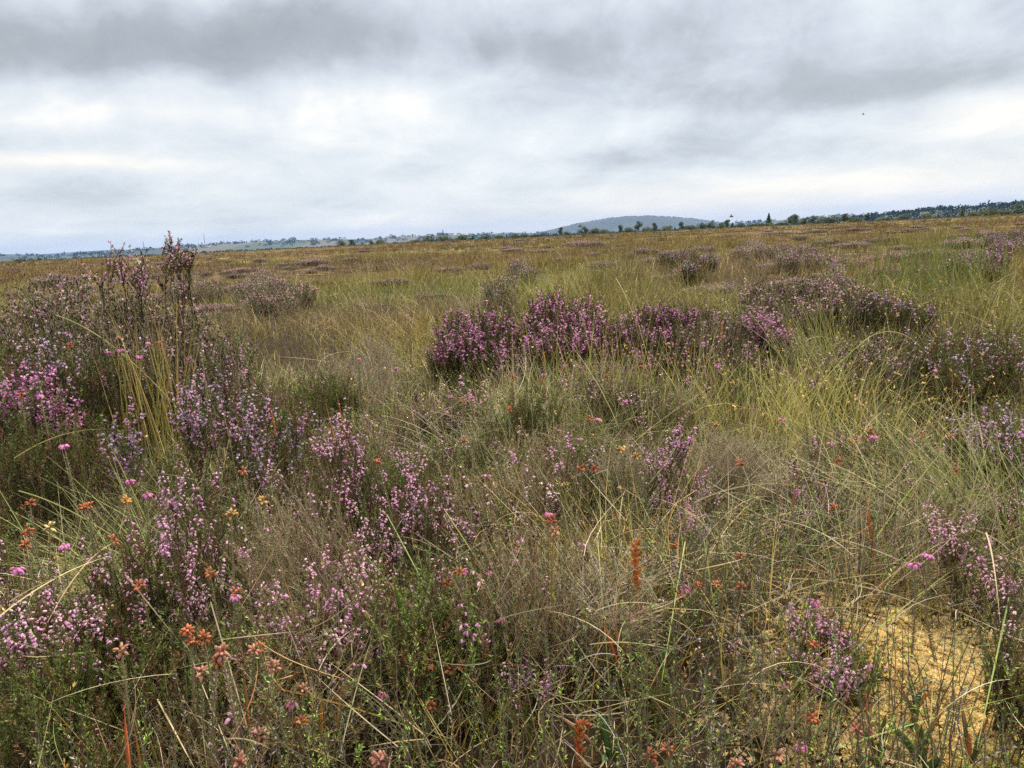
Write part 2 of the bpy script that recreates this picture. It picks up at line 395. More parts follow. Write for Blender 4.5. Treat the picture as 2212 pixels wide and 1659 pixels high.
def grow(ms, ml, mf, B, T, w, st, dens=1.0, lod=1.0, leggy=False, fl=None, hard=0):
    s = STY[st]; n = max(3, int(s['n'] * dens)); P = shoots(B, T, w, n, s, leggy=leggy)
    hgt = max(T[2] - B[2], .05)
    sc = min(1.0, hgt / .22)
    r0 = .0010 * (1 + hgt * 2.0) * lod ** .5
    rad = np.linspace(1, .45, P.shape[1])[None] * U(.7, 1.3, (n, 1)) * r0
    tubes(ms, P, rad, jit(s['wood'], n, .2, .05), 4 if lod == 1 else 3)
    k = s['k']; i = np.repeat(np.arange(n), k); m = len(i)
    t = 1 - U(0, .12 if st == 'sprig' else (.62 if not leggy else .35), m) ** 1.0; t[::k] = 1.0
    p, d = sample(P, i, t)
    a = U(0, 2 * np.pi, m); out = np.stack([np.cos(a), np.sin(a), U(-.1, .3, m)], 1)
    D = nrm(d * .5 + out * (.62 if st != 'sprig' else 1.0) + np.array([0, 0, s['rise']])); Lt = s['tw'] * U(.55, 1.25, m) * (.6 + .4 * sc)
    tt = np.linspace(0, 1, 4)[None, :, None]
    Q = p[:, None] + D[:, None] * tt * Lt[:, None, None] + np.array([0, 0, 1.])[None, None] * tt ** 2 * Lt[:, None, None] * .35 * (1 if st != 'bare' else .1)
    Q = Q + rng.normal(0, .02, Q.shape) * Lt[:, None, None] * (tt > 0)
    tubes(ms, Q, np.array([1, .8, .6, .35])[None] * r0 * .42 * np.ones((m, 1)), jit(s['wood'], m, .2, .06), 3)
    # leaves
    ln = max(4, int(s['ln'] / lod ** 1.3)); j = np.repeat(np.arange(m), ln)
    tcol = jit((1, 1, 1), m, .22, .10) * pick(s['lc'], m)
    lp, ld = sample(Q, j, U(.02, 1, len(j)))
    rad_ = nrm(np.cross(ld, nrm(rng.normal(size=ld.shape))))
    leaves(ml, lp, ld * .75 + rad_ * .75, s['lf'] * lod ** .75 * U(.7, 1.3, len(j)), s['lw'] * lod ** .75, tcol[j] * U(.75, 1.3, len(j))[:, None])
    # flowers near the top of the shrub only
    hrel = (Q[:, -1, 2] - B[2]) / hgt
    share = s['fl'] if fl is None else fl
    fi = np.nonzero((U(0, 1, m) < .58 * share ** 1.5 * (1.3 if s['kind'] == 'bell' else 1.25)) & (t > .55) & (hrel > (.50 if s['kind'] == 'bell' else .62) + U(0, .25, m)))[0]
    if len(fi):
        fn = max(3, int(s['fn'] / lod ** .9)); j = np.repeat(fi, fn)
        q, qd = sample(Q, j, U(.50 if s['kind'] == 'bell' else .15, 1.0, len(j)))
        rd = nrm(np.cross(qd, nrm(rng.normal(size=qd.shape))))
        fc = (pick(s['fc'], m) * jit((1, 1, 1), m, .12, .05))[j] * U(.8, 1.2, len(j))[:, None]
        fs = s['fs'] * (.82 if s['kind'] == 'bell' else .90) * lod ** .6
        if s['kind'] == 'bell':
            dn = nrm(rd + np.array([0, 0, -.55]) + qd * .1)
            pale = U(0, 1, len(j)) < .25
            fc[pale] = lerp(fc[pale], v3(PALE), .6); sz = np.where(pale, .62, 1.0) * U(.8, 1.2, len(j))
            spindles(mf, q + rd * .0022, dn, fs * sz, fs * .62 * sz, fc, BELL, 5, rootc=(.16, .035, .045))
        else:
            leaves(mf, q, rd + qd * .4, fs * U(.7, 1.2, len(j)), fs * .75, fc)
            leaves(mf, q, rd + qd * .5, fs * U(.6, 1.1, len(j)), fs * .70, fc * .9)
def plant(name, label, cat, st, lobes, group=None, dens=1.0, fl=None, base_to=None):
    """one shrub as a thing: lobes = (px, py of the top, range, spread)"""
    ms, ml, mf = MB(), MB(), MB()
    tops = [at(a, b, d) for a, b, d, *_ in lobes]
    cx = np.mean([t[0] for t in tops]); cy = np.mean([t[1] for t in tops])
    o = np.array([cx, cy, float(H(cx, cy))])
    for lb, T in zip(lobes, tops):
        w = lb[3]; d = lb[2]; opt = lb[4] if len(lb) > 4 else {}
        bx, by = lerp(T[0], cx, .25), lerp(T[1], cy, .25)
        if 'lean' in opt: bx += opt['lean']
        B = np.array([bx, by, float(H(bx, by))])
        if T[2] < B[2] + .05: T[2] = B[2] + .05
        lod = 1.0 if d < 1.7 else (1.35 if d < 3 else (1.9 if d < 5 else (2.8 if d < 9 else 5)))
        stl = opt.get('st', st); area = (w / .09) ** 1.35
        grow(ms, ml, mf, B, T, w, stl, dens * area * opt.get('dens', 1), lod, opt.get('leggy', False), opt.get('fl', fl))
    r = empty(name, o); tag(r, label, cat, group)
    link('stems', ms.mesh('stems', M_wood, o), r)
    link('foliage', ml.mesh('foliage', M_leaf, o), r)
    if mf.n: link('flowers', mf.mesh('flowers', M_flow, o), r)
    return r
# ------------------------------------------------------------------ ground
def patch_cols(x, y, n):
    """grass colour where it stands: gold, green, rust or straw, in drifts"""
    r = np.hypot(x, y)
    gold, green, rust, straw, grey, olive = (v3(c) for c in ((.38, .265, .060), (.17, .23, .036), (.27, .14, .048), (.56, .44, .20), (.27, .25, .14), (.23, .205, .045)))
    fs = np.where(r < 8, 1.0, np.where(r < 40, .28, .06))
    a = noise(x * fs, y * fs * .8, 1.1, 4) ; b = noise(x * fs, y * fs, 1.6, 5); c = noise(x * fs, y * fs, 3.1, 6)
    wr = smooth(-.7, .7, b) * (.16 + 1.0 * smooth(4, 20, r)) + .25 * smooth(15, 60, r)
    wg = smooth(-.5, .8, a) * (1 - .75 * smooth(10, 60, r))
    col = np.broadcast_to(gold, (n, 3)).copy()
    col = lerp(col, olive, (.55 * smooth(-.6, .6, c))[:, None])
    col = lerp(col, green, (.75 * wg)[:, None]); col = lerp(col, rust, np.clip(wr, 0, .9)[:, None])
    pb = smooth(.15, .75, noise(x * np.where(r < 12, .8, .22), y * np.where(r < 12, .6, .16), 1.3, 2)) * smooth(4, 9, r); col = lerp(col, v3((.20, .105, .085)), (.75 * pb)[:, None])
    k = U(0, 1, n)
    s_ = k < .16; col[s_] = straw; g_ = (k > .16) & (k < .26); col[g_] = grey
    k2 = (k > .26) & (k < .40); col[k2] = lerp(col[k2], green, .7)
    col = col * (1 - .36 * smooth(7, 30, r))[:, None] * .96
    return col * (1 + rng.normal(0, .20, (n, 1))) * (1 + rng.normal(0, .04, (n, 3)))

def fan_grid(r, a):
    Rr, Aa = np.meshgrid(r, a, indexing='ij')
    X = Rr * np.sin(Aa); Y = Rr * np.cos(Aa)
    i = np.arange(len(r) - 1)[:, None] * len(a) + np.arange(len(a) - 1)[None, :]
    F = np.stack([i, i + 1, i + len(a) + 1, i + len(a)], -1).reshape(-1, 4)
    return X, Y, F[:, ::-1]
rr_ = np.concatenate([np.geomspace(.15, 12, 210), np.geomspace(12.2, 14000, 190)])
aa_ = np.concatenate([np.linspace(-R(180), -R(56), 34), np.linspace(-R(55.5), R(55.5), 223), np.linspace(R(56), R(180), 34)])
X, Y, F = fan_grid(rr_, aa_)
Z = H(X, Y)
mb = MB(); n = X.size; x = X.ravel(); y = Y.ravel(); r = np.hypot(x, y)
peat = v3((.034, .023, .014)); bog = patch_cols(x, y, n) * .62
far = lerp(v3((.030, .045, .022)), v3((.10, .15, .05)), smooth(.2, .5, noise(x / 300, y / 300, 1, 7))[:, None])
c = lerp(np.broadcast_to(peat, (n, 3)), bog, smooth(9, 30, r)[:, None] * .9); c = lerp(c, far, smooth(450, 800, r)[:, None])
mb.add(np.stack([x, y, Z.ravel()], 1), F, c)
M_ground = mat_attr('peaty_ground', .95, 0, bump=60, spec=.05)
tag(link('ground', mb.mesh('ground', M_ground, smooth_=True)), kind='structure')

# ------------------------------------------------------------------ far country: ridges and the hill
def ridge(name, prof, dist, depth, cols, rough=.10, fs=1 / 400., kind='structure', seed=0, base=-10):
    """prof: (px of the 4032 picture, height in its pixels above the horizon). A long swell of land of real depth."""
    az_ = np.array([azel(p / 1.8228, horizon_y(p / 1.8228))[0] for p, _ in prof]); hh = np.array([h for _, h in prof]) / 2934 * dist + CAMZ - base
    a = np.linspace(az_[0], az_[-1], 260); top = np.interp(a, az_, hh)
    t = np.linspace(-1, 1, 41)
    A, T = np.meshgrid(a, t, indexing='ij'); top = np.broadcast_to(top[:, None], A.shape)
    D = dist + T * depth
    X = D * np.sin(A); Y = D * np.cos(A)
    s = np.cos(T * np.pi / 2) ** 1.2
    Z = base - 2 + (top + 2) * s * (1 + rough * noise(X, Y, fs * 2.2, seed) * .5 * (1 - s * .6))
    i = np.arange(len(a) - 1)[:, None] * len(t) + np.arange(len(t) - 1)[None, :]
    F = np.stack([i, i + len(t), i + len(t) + 1, i + 1], -1).reshape(-1, 4)
    mb = MB(); mb.add(np.stack([X, Y, Z], -1).reshape(-1, 3), F, cols(X.ravel(), Y.ravel(), ((Z - base) / np.maximum(top, 1)).ravel()))
    tag(link(name, mb.mesh(name, M_field if name != 'hill' else M_hill, smooth_=True)), kind=kind)
    def height(px, t):
        aa = azel(px / 1.8228, horizon_y(px / 1.8228))[0]; d = dist + t * depth
        h = base - 2 + (np.interp(aa, az_, hh) + 2) * math.cos(t * math.pi / 2) ** 1.2
        return np.array([d * math.sin(aa), d * math.cos(aa), h])
    return height
def field_mat(name, c1, c2, c3, sc):
    m = bpy.data.materials.new(name); m.use_nodes = True; t = m.node_tree; p = t.nodes['Principled BSDF']; p.inputs['Roughness'].default_value = .95
    tcn = t.nodes.new('ShaderNodeTexCoord'); vo = t.nodes.new('ShaderNodeTexVoronoi'); vo.inputs['Scale'].default_value = sc
    mp = t.nodes.new('ShaderNodeMapping'); mp.inputs['Scale'].default_value = (1, .45, .0); t.links.new(tcn.outputs['Object'], mp.inputs[0])
    t.links.new(mp.outputs[0], vo.inputs['Vector'])
    sp = t.nodes.new('ShaderNodeSeparateColor'); t.links.new(vo.outputs['Color'], sp.inputs[0])
    rp = t.nodes.new('ShaderNodeValToRGB'); rp.color_ramp.interpolation = 'CONSTANT'
    rp.color_ramp.elements[0].color = (*c1, 1); rp.color_ramp.elements[1].position = .55; rp.color_ramp.elements[1].color = (*c2, 1)
    e = rp.color_ramp.elements.new(.84); e.color = (*c3, 1)
    t.links.new(sp.outputs[0], rp.inputs[0]); t.links.new(rp.outputs[0], p.inputs['Base Color'])
    return m
M_field = field_mat('fields', (.018, .030, .020), (.030, .050, .024), (.070, .064, .040), 1 / 260.)
M_hill = field_mat('wooded_hill', (.010, .020, .016), (.014, .026, .018), (.022, .036, .022), 1 / 180.)
fc_ = lambda x, y, t: np.broadcast_to(v3((.1, .1, .05)), (len(x), 3))
ridge_w = ridge('hills', [(-900, 8), (-300, 10), (0, 14), (250, 6), (420, 9), (620, 17), (860, 20), (1000, 22), (1150, 24), (1300, 20), (1420, 15), (1560, 17), (1760, 16), (1900, 12), (2100, 6), (2250, 4)], 4200, 900, fc_, seed=1)
ridge_h = ridge('hill', [(2060, 0), (2100, 5), (2180, 18), (2260, 33), (2340, 44), (2400, 50), (2470, 53), (2560, 51), (2640, 44), (2720, 34), (2790, 22), (2850, 12), (2900, 2)], 6200, 1100, fc_, rough=.05, seed=2)
ridge_e = ridge('hills', [(2600, 4), (2760, 6), (2900, 9), (3100, 13), (3300, 17), (3450, 18), (3600, 16), (3800, 14), (4100, 12), (4900, 12)], 5200, 900, fc_, seed=3)
ridge_s = ridge('hills', [(3250, -2), (3420, 8), (3560, 15), (3700, 22), (3830, 21), (3960, 25), (4100, 28), (4400, 26), (5000, 24)], 1500, 260, fc_, seed=4)
ridge_b = ridge('hills', [(1700, 0), (1850, 6), (1980, 16), (2060, 12), (2150, 5), (2300, 0)], 7800, 1200, fc_, seed=5)
ridge_f = ridge('hills', [(-900, 12), (0, 20), (150, 14), (420, 18), (700, 12), (1000, 6), (1150, 0)], 7900, 1200, fc_, seed=6)

# ------------------------------------------------------------------ woods far off (nobody could count these)
def crown_leaves(mb, c, rad, n, size, col, squash=1.0, cone=False):
    a = nrm(rng.normal(size=(n, 3))); q = U(.55, 1.0, n)[:, None]
    p = a * q
    if cone:
        t = U(0, 1, n); an = U(0, 2 * np.pi, n); rr = (1 - t) * U(.4, 1, n)
        p = np.stack([np.cos(an) * rr, np.sin(an) * rr, t * 2 - 1], 1)
    lum = 1 + .35 * noise(p[:, 0] * 2, p[:, 1] * 2 + p[:, 2] * 2, 2.0, 3)
    P = c + p * v3([rad, rad, rad * squash]) * (1 + .22 * noise(a[:, 0] * 3 + c[0], a[:, 1] * 3 + a[:, 2] * 2, 1.5, 2))[:, None]
    leaves(mb, P, rng.normal(size=(n, 3)) + a * .6, size * U(.6, 1.3, n), size * .8, jit(col, n, .18, .05) * lum[:, None])
mb = MB()
for _ in range(1500):           # dark plantation belt beyond the bog
    a = U(-.80, .80); d = U(1150, 1900); h = U(7, 9.5) - (2.5 if a < -.1 else 0)
    c = v3([d * math.sin(a), d * math.cos(a), -10 + h * .55 + U(0, 2)])
    crown_leaves(mb, c, U(5, 9), 26, 4.2, (.028, .050, .028), h / 14)
for hf, p0, p1, k, t0, t1, sz in ((ridge_w, -200, 2150, 520, -.75, .1, 10), (ridge_e, 2700, 4400, 240, -.6, .1, 11), (ridge_s, 3350, 4600, 620, -.85, .15, 5.0), (ridge_h, 2080, 2880, 420, -.06, .03, 5)):
    for _ in range(k):
        t = U(t0, t1); px = U(p0, p1); c = hf(px, t); s = sz * U(.6, 1.2)
        if hf is ridge_w and noise(px / 60, t * 6, 1, 5) < -.25: continue
        crown_leaves(mb, c + v3([0, 0, s * .35]), s, 24, s * .65, (.010, .020, .016) if hf is ridge_h else (.018, .034, .022), .4 if hf is ridge_h else .7)
tag(link('distant_woods', mb.mesh('distant_woods', M_tree)), 'dark belt of distant woodland and hedgerow trees below the hills', 'woodland', kind='stuff')

# ------------------------------------------------------------------ trees and scrub along the bog's far edge
def tree_src(kind, seed):
    global rng
    keep = rng; rng = np.random.default_rng(100 + seed)
    mt, mc = MB(), MB()
    if kind == 'conifer':
        P = np.array([[[0, 0, -.1], [.02, 0, .3], [0, .01, .7], [0, 0, .98]]]); tubes(mt, P, np.array([[.03, .025, .015, .005]]), (.09, .07, .05), 6)
        crown_leaves(mc, v3([0, 0, .56]), .27, 900, .085, (.085, .12, .045), 1.68, cone=True)
    elif kind == 'shrub':
        for k in range(5):
            e = v3([U(-.4, .4), U(-.3, .3), U(.4, .7)]); P = np.linspace(v3([0, 0, -.1]), e, 4)[None]; P[:, 1:3] += U(-.04, .04, (1, 2, 3)); tubes(mt, P, np.array([[.03, .025, .02, .008]]), (.09, .07, .05), 5)
        for k in range(7): crown_leaves(mc, v3([U(-.55, .55), U(-.3, .3), U(.25, .62)]), U(.22, .36), 210, .075, (.085, .115, .045) if k % 3 else (.13, .155, .065), .9)
    else:
        P = np.array([[[0, 0, -.1], [.01, 0, .25], [.03, .01, .5], [.02, 0, .85]]]); tubes(mt, P, np.array([[.035, .028, .018, .006]]), (.12, .10, .08), 6)
        for k in range(6):
            z = U(.25, .7); a = U(0, 6.28); e = v3([math.cos(a) * .24, math.sin(a) * .24, z + .18]); Q = np.linspace(v3([.02, 0, z]), e, 4)[None]; tubes(mt, Q, np.array([[.014, .011, .008, .004]]), (.12, .10, .08), 4)
        wide = .34 if kind == 'broad' else .19
        for k in range(10):
            z = U(.28, .88); q = wide * (1.15 - abs(z - .5) * 1.6); crown_leaves(mc, v3([U(-1, 1) * q, U(-1, 1) * q, z]), U(.12, .20), 130, .06, (.065, .095, .040) if k % 3 else (.10, .13, .055), 1.0)
    rng = keep
    return mt.mesh('trunk', M_wood), mc.mesh('crown', M_tree)
SRC = {k: [tree_src(k, i * 4 + j) for j in range(3)] for i, k in enumerate(('conifer', 'shrub', 'broad', 'birch'))}
NAMES = {'conifer': 'pine_tree', 'shrub': 'willow_shrub', 'broad': 'oak_tree', 'birch': 'birch_tree'}
# (px of the 4032 picture, height in its pixels, kind, width factor, label)
TREES = [
 (70, 12, 'shrub', 1.2, 'small dark shrub on the skyline at the far left edge, left of the tall heather'),
 (557, 16, 'conifer', 1.0, 'tiny dark pine on the skyline between the two tall heather sprigs'),
 (724, 20, 'shrub', 1.0, 'dark round shrub on the skyline just right of the right tall heather sprig'),
 (752, 14, 'shrub', 1.3, 'low shrub touching the right side of the dark round shrub beside the tall heather'),
 (905, 9, 'shrub', 1.6, 'very low bush on the skyline left of the left-hand distant field'),
 (1340, 26, 'shrub', 1.1, 'dark bushy shrub at the left end of the bushes under the grassy ridge'),
 (1385, 24, 'birch', 1.6, 'dark bushy tree just right of the leftmost dark shrub under the grassy ridge'),
 (1462, 18, 'birch', 1.2, 'small tree standing alone halfway between two bigger clumps, left of the spire'),
 (1496, 24, 'shrub', 1.1, 'round green shrub left of the church spire, the first right of the lone small tree'),
 (1640, 14, 'shrub', 1.8, 'low pale green bush at the left foot of the clump below the spire'),
 (1675, 22, 'shrub', 1.0, 'grey-green shrub forming the left half of the clump left of the spire'),
 (1697, 32, 'broad', .9, 'tallest round tree of the clump just left of the church spire'),
 (1745, 28, 'shrub', 1.3, 'broad dark shrub straight below the church spire'),
 (1790, 10, 'shrub', 1.6, 'low bush filling the gap between the two broad shrubs below the spire'),
 (1830, 29, 'shrub', 1.5, 'widest dark dome-shaped shrub right of the church spire'),
 (1862, 16, 'birch', 1.0, 'little dark tree right beside the widest dome-shaped shrub'),
 (1908, 22, 'shrub', 1.0, 'dark rounded shrub between the dome-shaped shrub and the foot of the hill'),
 (1970, 19, 'shrub', 1.9, 'long low pale green bush left of the foot of the hill'),
 (2022, 20, 'shrub', 1.1, 'neat round shrub standing by itself left of the foot of the hill'),
 (2067, 17, 'shrub', 1.3, 'low shrub directly below the left foot of the hill'),
 (2110, 16, 'shrub', 1.2, 'low shrub just right of the hill foot on the bog edge'),
 (2207, 35, 'birch', .9, 'narrow dark tree below the left slope of the hill'),
 (2238, 20, 'shrub', 1.2, 'low shrub between the narrow tree and the bushy tree under the hill'),
 (2292, 42, 'broad', 1.0, 'tall bushy green tree below the left slope of the hill'),
 (2345, 30, 'shrub', 1.3, 'broad green bush right of the tall bushy tree under the hill'),
 (2385, 22, 'shrub', 1.0, 'smaller green bush at the right of the broad green bush under the hill'),
 (2444, 32, 'birch', 1.0, 'small dark tree below the middle of the hill, left of the tallest one there'),
 (2480, 26, 'shrub', 1.2, 'dark shrub joining the left side of the tallest tree under the hilltop'),
 (2516, 46, 'broad', .85, 'tallest tree below the summit of the hill'),
 (2545, 22, 'shrub', 1.5, 'low pale shrub right of the tallest tree below the summit'),
 (2579, 34, 'birch', 1.0, 'slim tree below the right shoulder of the hill'),
 (2623, 24, 'shrub', 1.4, 'flat-topped shrub below the right shoulder of the hill'),
 (2683, 34, 'birch', .9, 'slim dark tree below the right slope of the hill'),
 (2720, 22, 'shrub', 1.4, 'low bush between the slim dark tree and the right foot of the hill'),
 (2770, 26, 'broad', 1.3, 'grey-green bushy tree right of the hill, left of the big clump'),
 (2805, 34, 'broad', 1.1, 'large rounded tree of the clump at the right foot of the hill'),
 (2838, 26, 'shrub', 1.1, 'shrub in the middle of the clump at the right foot of the hill'),
 (2863, 34, 'birch', 1.2, 'pointed tree at the right end of the clump beyond the hill foot'),
 (2884, 20, 'birch', .7, 'thin little tree just right of the pointed tree, below the flying insect'),
 (2914, 20, 'shrub', .9, 'small dark bush standing apart below the flying insect'),
 (2958, 14, 'shrub', 1.2, 'low dark bush left of the solitary pale pine'),
 (2985, 18, 'shrub', 1.5, 'wider low bush at the left of the solitary pale pine'),
 (3027, 44, 'conifer', 1.0, 'solitary pale green pine with a pointed top on the bog edge'),
 (3030, 14, 'shrub', 1.8, 'dark bush at the foot of the solitary pale pine'),
 (3075, 16, 'shrub', 1.8, 'low bush between the solitary pine and the big dark tree'),
 (3112, 44, 'broad', 1.0, 'largest dark rounded tree right of the solitary pine'),
 (3131, 42, 'birch', .9, 'narrow tree merged into the right side of the largest dark tree'),
 (3150, 22, 'shrub', 1.7, 'wide shrub in front of the largest dark tree'),
 (3172, 32, 'broad', 1.0, 'smaller rounded tree first right of the largest dark tree'),
 (3205, 32, 'broad', 1.2, 'rounded tree second right of the largest dark tree'),
 (3240, 28, 'shrub', 1.4, 'dark bush in the middle of the long row right of the largest dark tree'),
 (3282, 32, 'shrub', 1.7, 'long dark bush near the right end of the tree row'),
 (3327, 34, 'birch', 1.4, 'round-headed tree standing up at the right end of the tree row'),
 (3365, 22, 'shrub', 1.8, 'low bush beyond the right end of the tree row'),
 (3416, 26, 'birch', 1.2, 'small upright tree left of the round shrub on the right skyline'),
 (3470, 18, 'shrub', 1.8, 'flat pale bush left of the round shrub on the right skyline'),
 (3568, 24, 'shrub', 1.5, 'dark round shrub below the left end of the wooded right ridge'),
 (3645, 22, 'shrub', 1.9, 'wide dark bush below the wooded ridge at the right'),
 (3790, 26, 'birch', 1.2, 'upright dark shrub on the bog edge left of the leaning post'),
 (3835, 20, 'shrub', 1.5, 'dark green bush just left below the leaning post'),
 (3880, 26, 'shrub', 1.5, 'dark bush directly below the leaning post'),
 (3912, 26, 'shrub', 1.4, 'darkest broad bush right of the leaning post'),
 (3955, 20, 'shrub', 1.3, 'small bush between the darkest broad bush and the right edge'),
 (4012, 46, 'broad', 1.2, 'big green tree cut by the right edge of the view'),
]
for i, (px, hp, kind, wf, lab) in enumerate(TREES):
    d = 370 + (i * 37 % 60); a = azel(px / 1.8228, horizon_y(px / 1.8228))[0]
    x, y = d * math.sin(a), d * math.cos(a); z = float(H(x, y))
    s = (hp - 2) * .88 / 2934 * d + max(0, CAMZ - z) * .7; s = max(s, 1.4)
    r = empty(NAMES[kind], (x, y, z)); tag(r, lab, 'tree' if kind != 'shrub' else 'shrub', 'trees and scrub along the far edge of the bog')
    r.scale = (s * wf * 1.15, s * wf * 1.15, s); r.rotation_euler = (0, 0, i * 1.7 % 6)
    tk, crn = SRC[kind][i % 3]
    link('trunk', tk, r); link('crown', crn, r)

# ------------------------------------------------------------------ church, houses, masts, far off
def box(mb, c, s, col, top=None):
    x0, y0, z0 = v3(c) - v3([s[0] / 2, s[1] / 2, 0]); x1, y1, z1 = v3(c) + v3([s[0] / 2, s[1] / 2, s[2]])
    V = [(x0, y0, z0), (x1, y0, z0), (x1, y1, z0), (x0, y1, z0), (x0, y0, z1), (x1, y0, z1), (x1, y1, z1), (x0, y1, z1)]
    mb.add(V, [(0, 3, 2, 1), (4, 5, 6, 7), (0, 1, 5, 4), (1, 2, 6, 5), (2, 3, 7, 6), (3, 0, 4, 7)], col)
def gable(mb, c, s, h, col):
    x0, y0, z0 = v3(c) - v3([s[0] / 2, s[1] / 2, 0]); x1, y1 = c[0] + s[0] / 2, c[1] + s[1] / 2; ym = c[1]
    mb.add([(x0, y0, z0), (x1, y0, z0), (x1, y1, z0), (x0, y1, z0), (x0, ym, z0 + h), (x1, ym, z0 + h)], [(0, 1, 5, 4), (2, 3, 4, 5), (0, 3, 2, 1)], col)
    mb.add([(x0, y0, z0), (x0, ym, z0 + h), (x0, y1, z0), (x1, y0, z0), (x1, y1, z0), (x1, ym, z0 + h)], [(0, 1, 2), (3, 4, 5)], col)
p = ridge_w(1746, -.12)
ch = empty('church', p); ch.scale = (.8, .8, .8); tag(ch, 'grey church with a thin pointed spire on the distant ridge', 'church')
m = MB(); box(m, (-22, 0, 0), (36, 14, 11), (.25, .25, .26)); link('nave', m.mesh('nave', M_hard), ch)
m = MB(); gable(m, (-22, 0, 11.02), (38, 16), 9, (.10, .11, .13)); link('roof', m.mesh('roof', M_hard), ch)
m = MB(); box(m, (0, 0, 0), (9, 9, 22), (.20, .20, .22)); link('tower', m.mesh('tower', M_hard), ch)
m = MB(); spindles(m, v3([[0, 0, 22]]), v3([[0, 0, 1.]]), 24, 8.5, (.12, .13, .15), ((0, 1), (.1, .9), (1, .03)), 8); link('spire', m.mesh('spire', M_hard), ch)
HS = [(816, -.45, 26, 'long pale farm building on the left ridge beside the thin mast'), (1038, -.35, 20, 'small white house on the left ridge among hedges'),
      (1088, -.5, 16, 'small white house low on the left ridge right of its middle'), (1231, -.15, 18, 'white house near the top of the left ridge above the fields'),
      (1775, -.15, 34, 'long pale building just right of the church spire'), (1690, -.2, 22, 'pale house left of the church spire'),
      (1805, -.2, 18, 'small pale house right of the long building beside the spire'), (470, -.3, 16, 'tiny white house low on the ridge left of the tall heather')]
for px, t, w, lab in HS:
    p = ridge_w(px, t); h = empty('house', p); tag(h, lab, 'house', 'houses scattered on the distant ridge'); h.rotation_euler = (0, 0, U(-.4, .4))
    m = MB(); box(m, (0, 0, 0), (w, 9, 6.5), (.72, .70, .66)); link('wall', m.mesh('wall', M_hard), h)
    m = MB(); gable(m, (0, 0, 6.52), (w + 1, 10), 4, (.12, .12, .14)); link('roof', m.mesh('roof', M_hard), h)
for px, t, hh, lab in ((810, -.1, 62, 'thin tall mast on the left ridge beside the long farm building'), (570, -.1, 40, 'thin short mast on the left ridge between the tall heather sprigs')):
    p = ridge_w(px, t); m = MB(); tubes(m, v3([[[0, 0, 0], [0, 0, hh * .5], [0, 0, hh]]]), v3([[1.5, 1.1, .5]]), (.16, .16, .18), 4)
    for z in (.3, .55, .8): box(m, (0, 0, hh * z), (4.5, 4.5, 1.2), (.2, .2, .22))
    tag(link('mast', m.mesh('mast', M_hard), None, p), lab, 'mast', 'masts on the distant ridge')
p = at(2132, horizon_y(2132), 380); p[2] = float(H(p[0], p[1]))
m = MB(); tubes(m, v3([[[-.6, 0, 0], [-.2, 0, 3.0], [.1, 0, 5.2], [.5, 0, 6.6]]]), v3([[.16, .14, .12, .10]]), (.13, .12, .11), 6)
spindles(m, v3([[.1, 0, 5.6]]), v3([[.5, 0, 1.]]), 1.5, .75, (.10, .09, .09), POD, 6)
tag(link('leaning_post', m.mesh('leaning_post', M_wood), None, p), 'thin leaning post with a dark blob on top, above the right-hand bushes', 'post')

# ------------------------------------------------------------------ two insects in the air
def insect(px, py, d, L_, lab):
    p = at(px, py, d); r = empty('fly', p); tag(r, lab, 'insect', 'insects flying in front of the sky')
    m = MB(); spindles(m, v3([[-.5 * L_, 0, 0]]), v3([[1, 0, .1]]), L_, L_ * .42, (.02, .02, .018), ((0, .1), (.15, .6), (.4, 1), (.55, .7), (.62, 1), (.8, 1.05), (.86, .5), (.93, .75), (1, .2)), 8); link('body', m.mesh('body', M_body, smooth_=True), r)
    for s in (-1, 1):
        m = MB(); leaves(m, v3([[.15 * L_, 0, .15 * L_]]), v3([[-.5, s * .7, .55]]), L_ * .8, L_ * .3, (.35, .35, .35)); link('wing', m.mesh('wing', M_body), r)
insect(1580, 468, 2.2, .011, 'dark blurred fly hovering just above the skyline right of the hill')
insect(1865, 247, 3.4, .010, 'tiny dark fly high in the grey sky at the right')
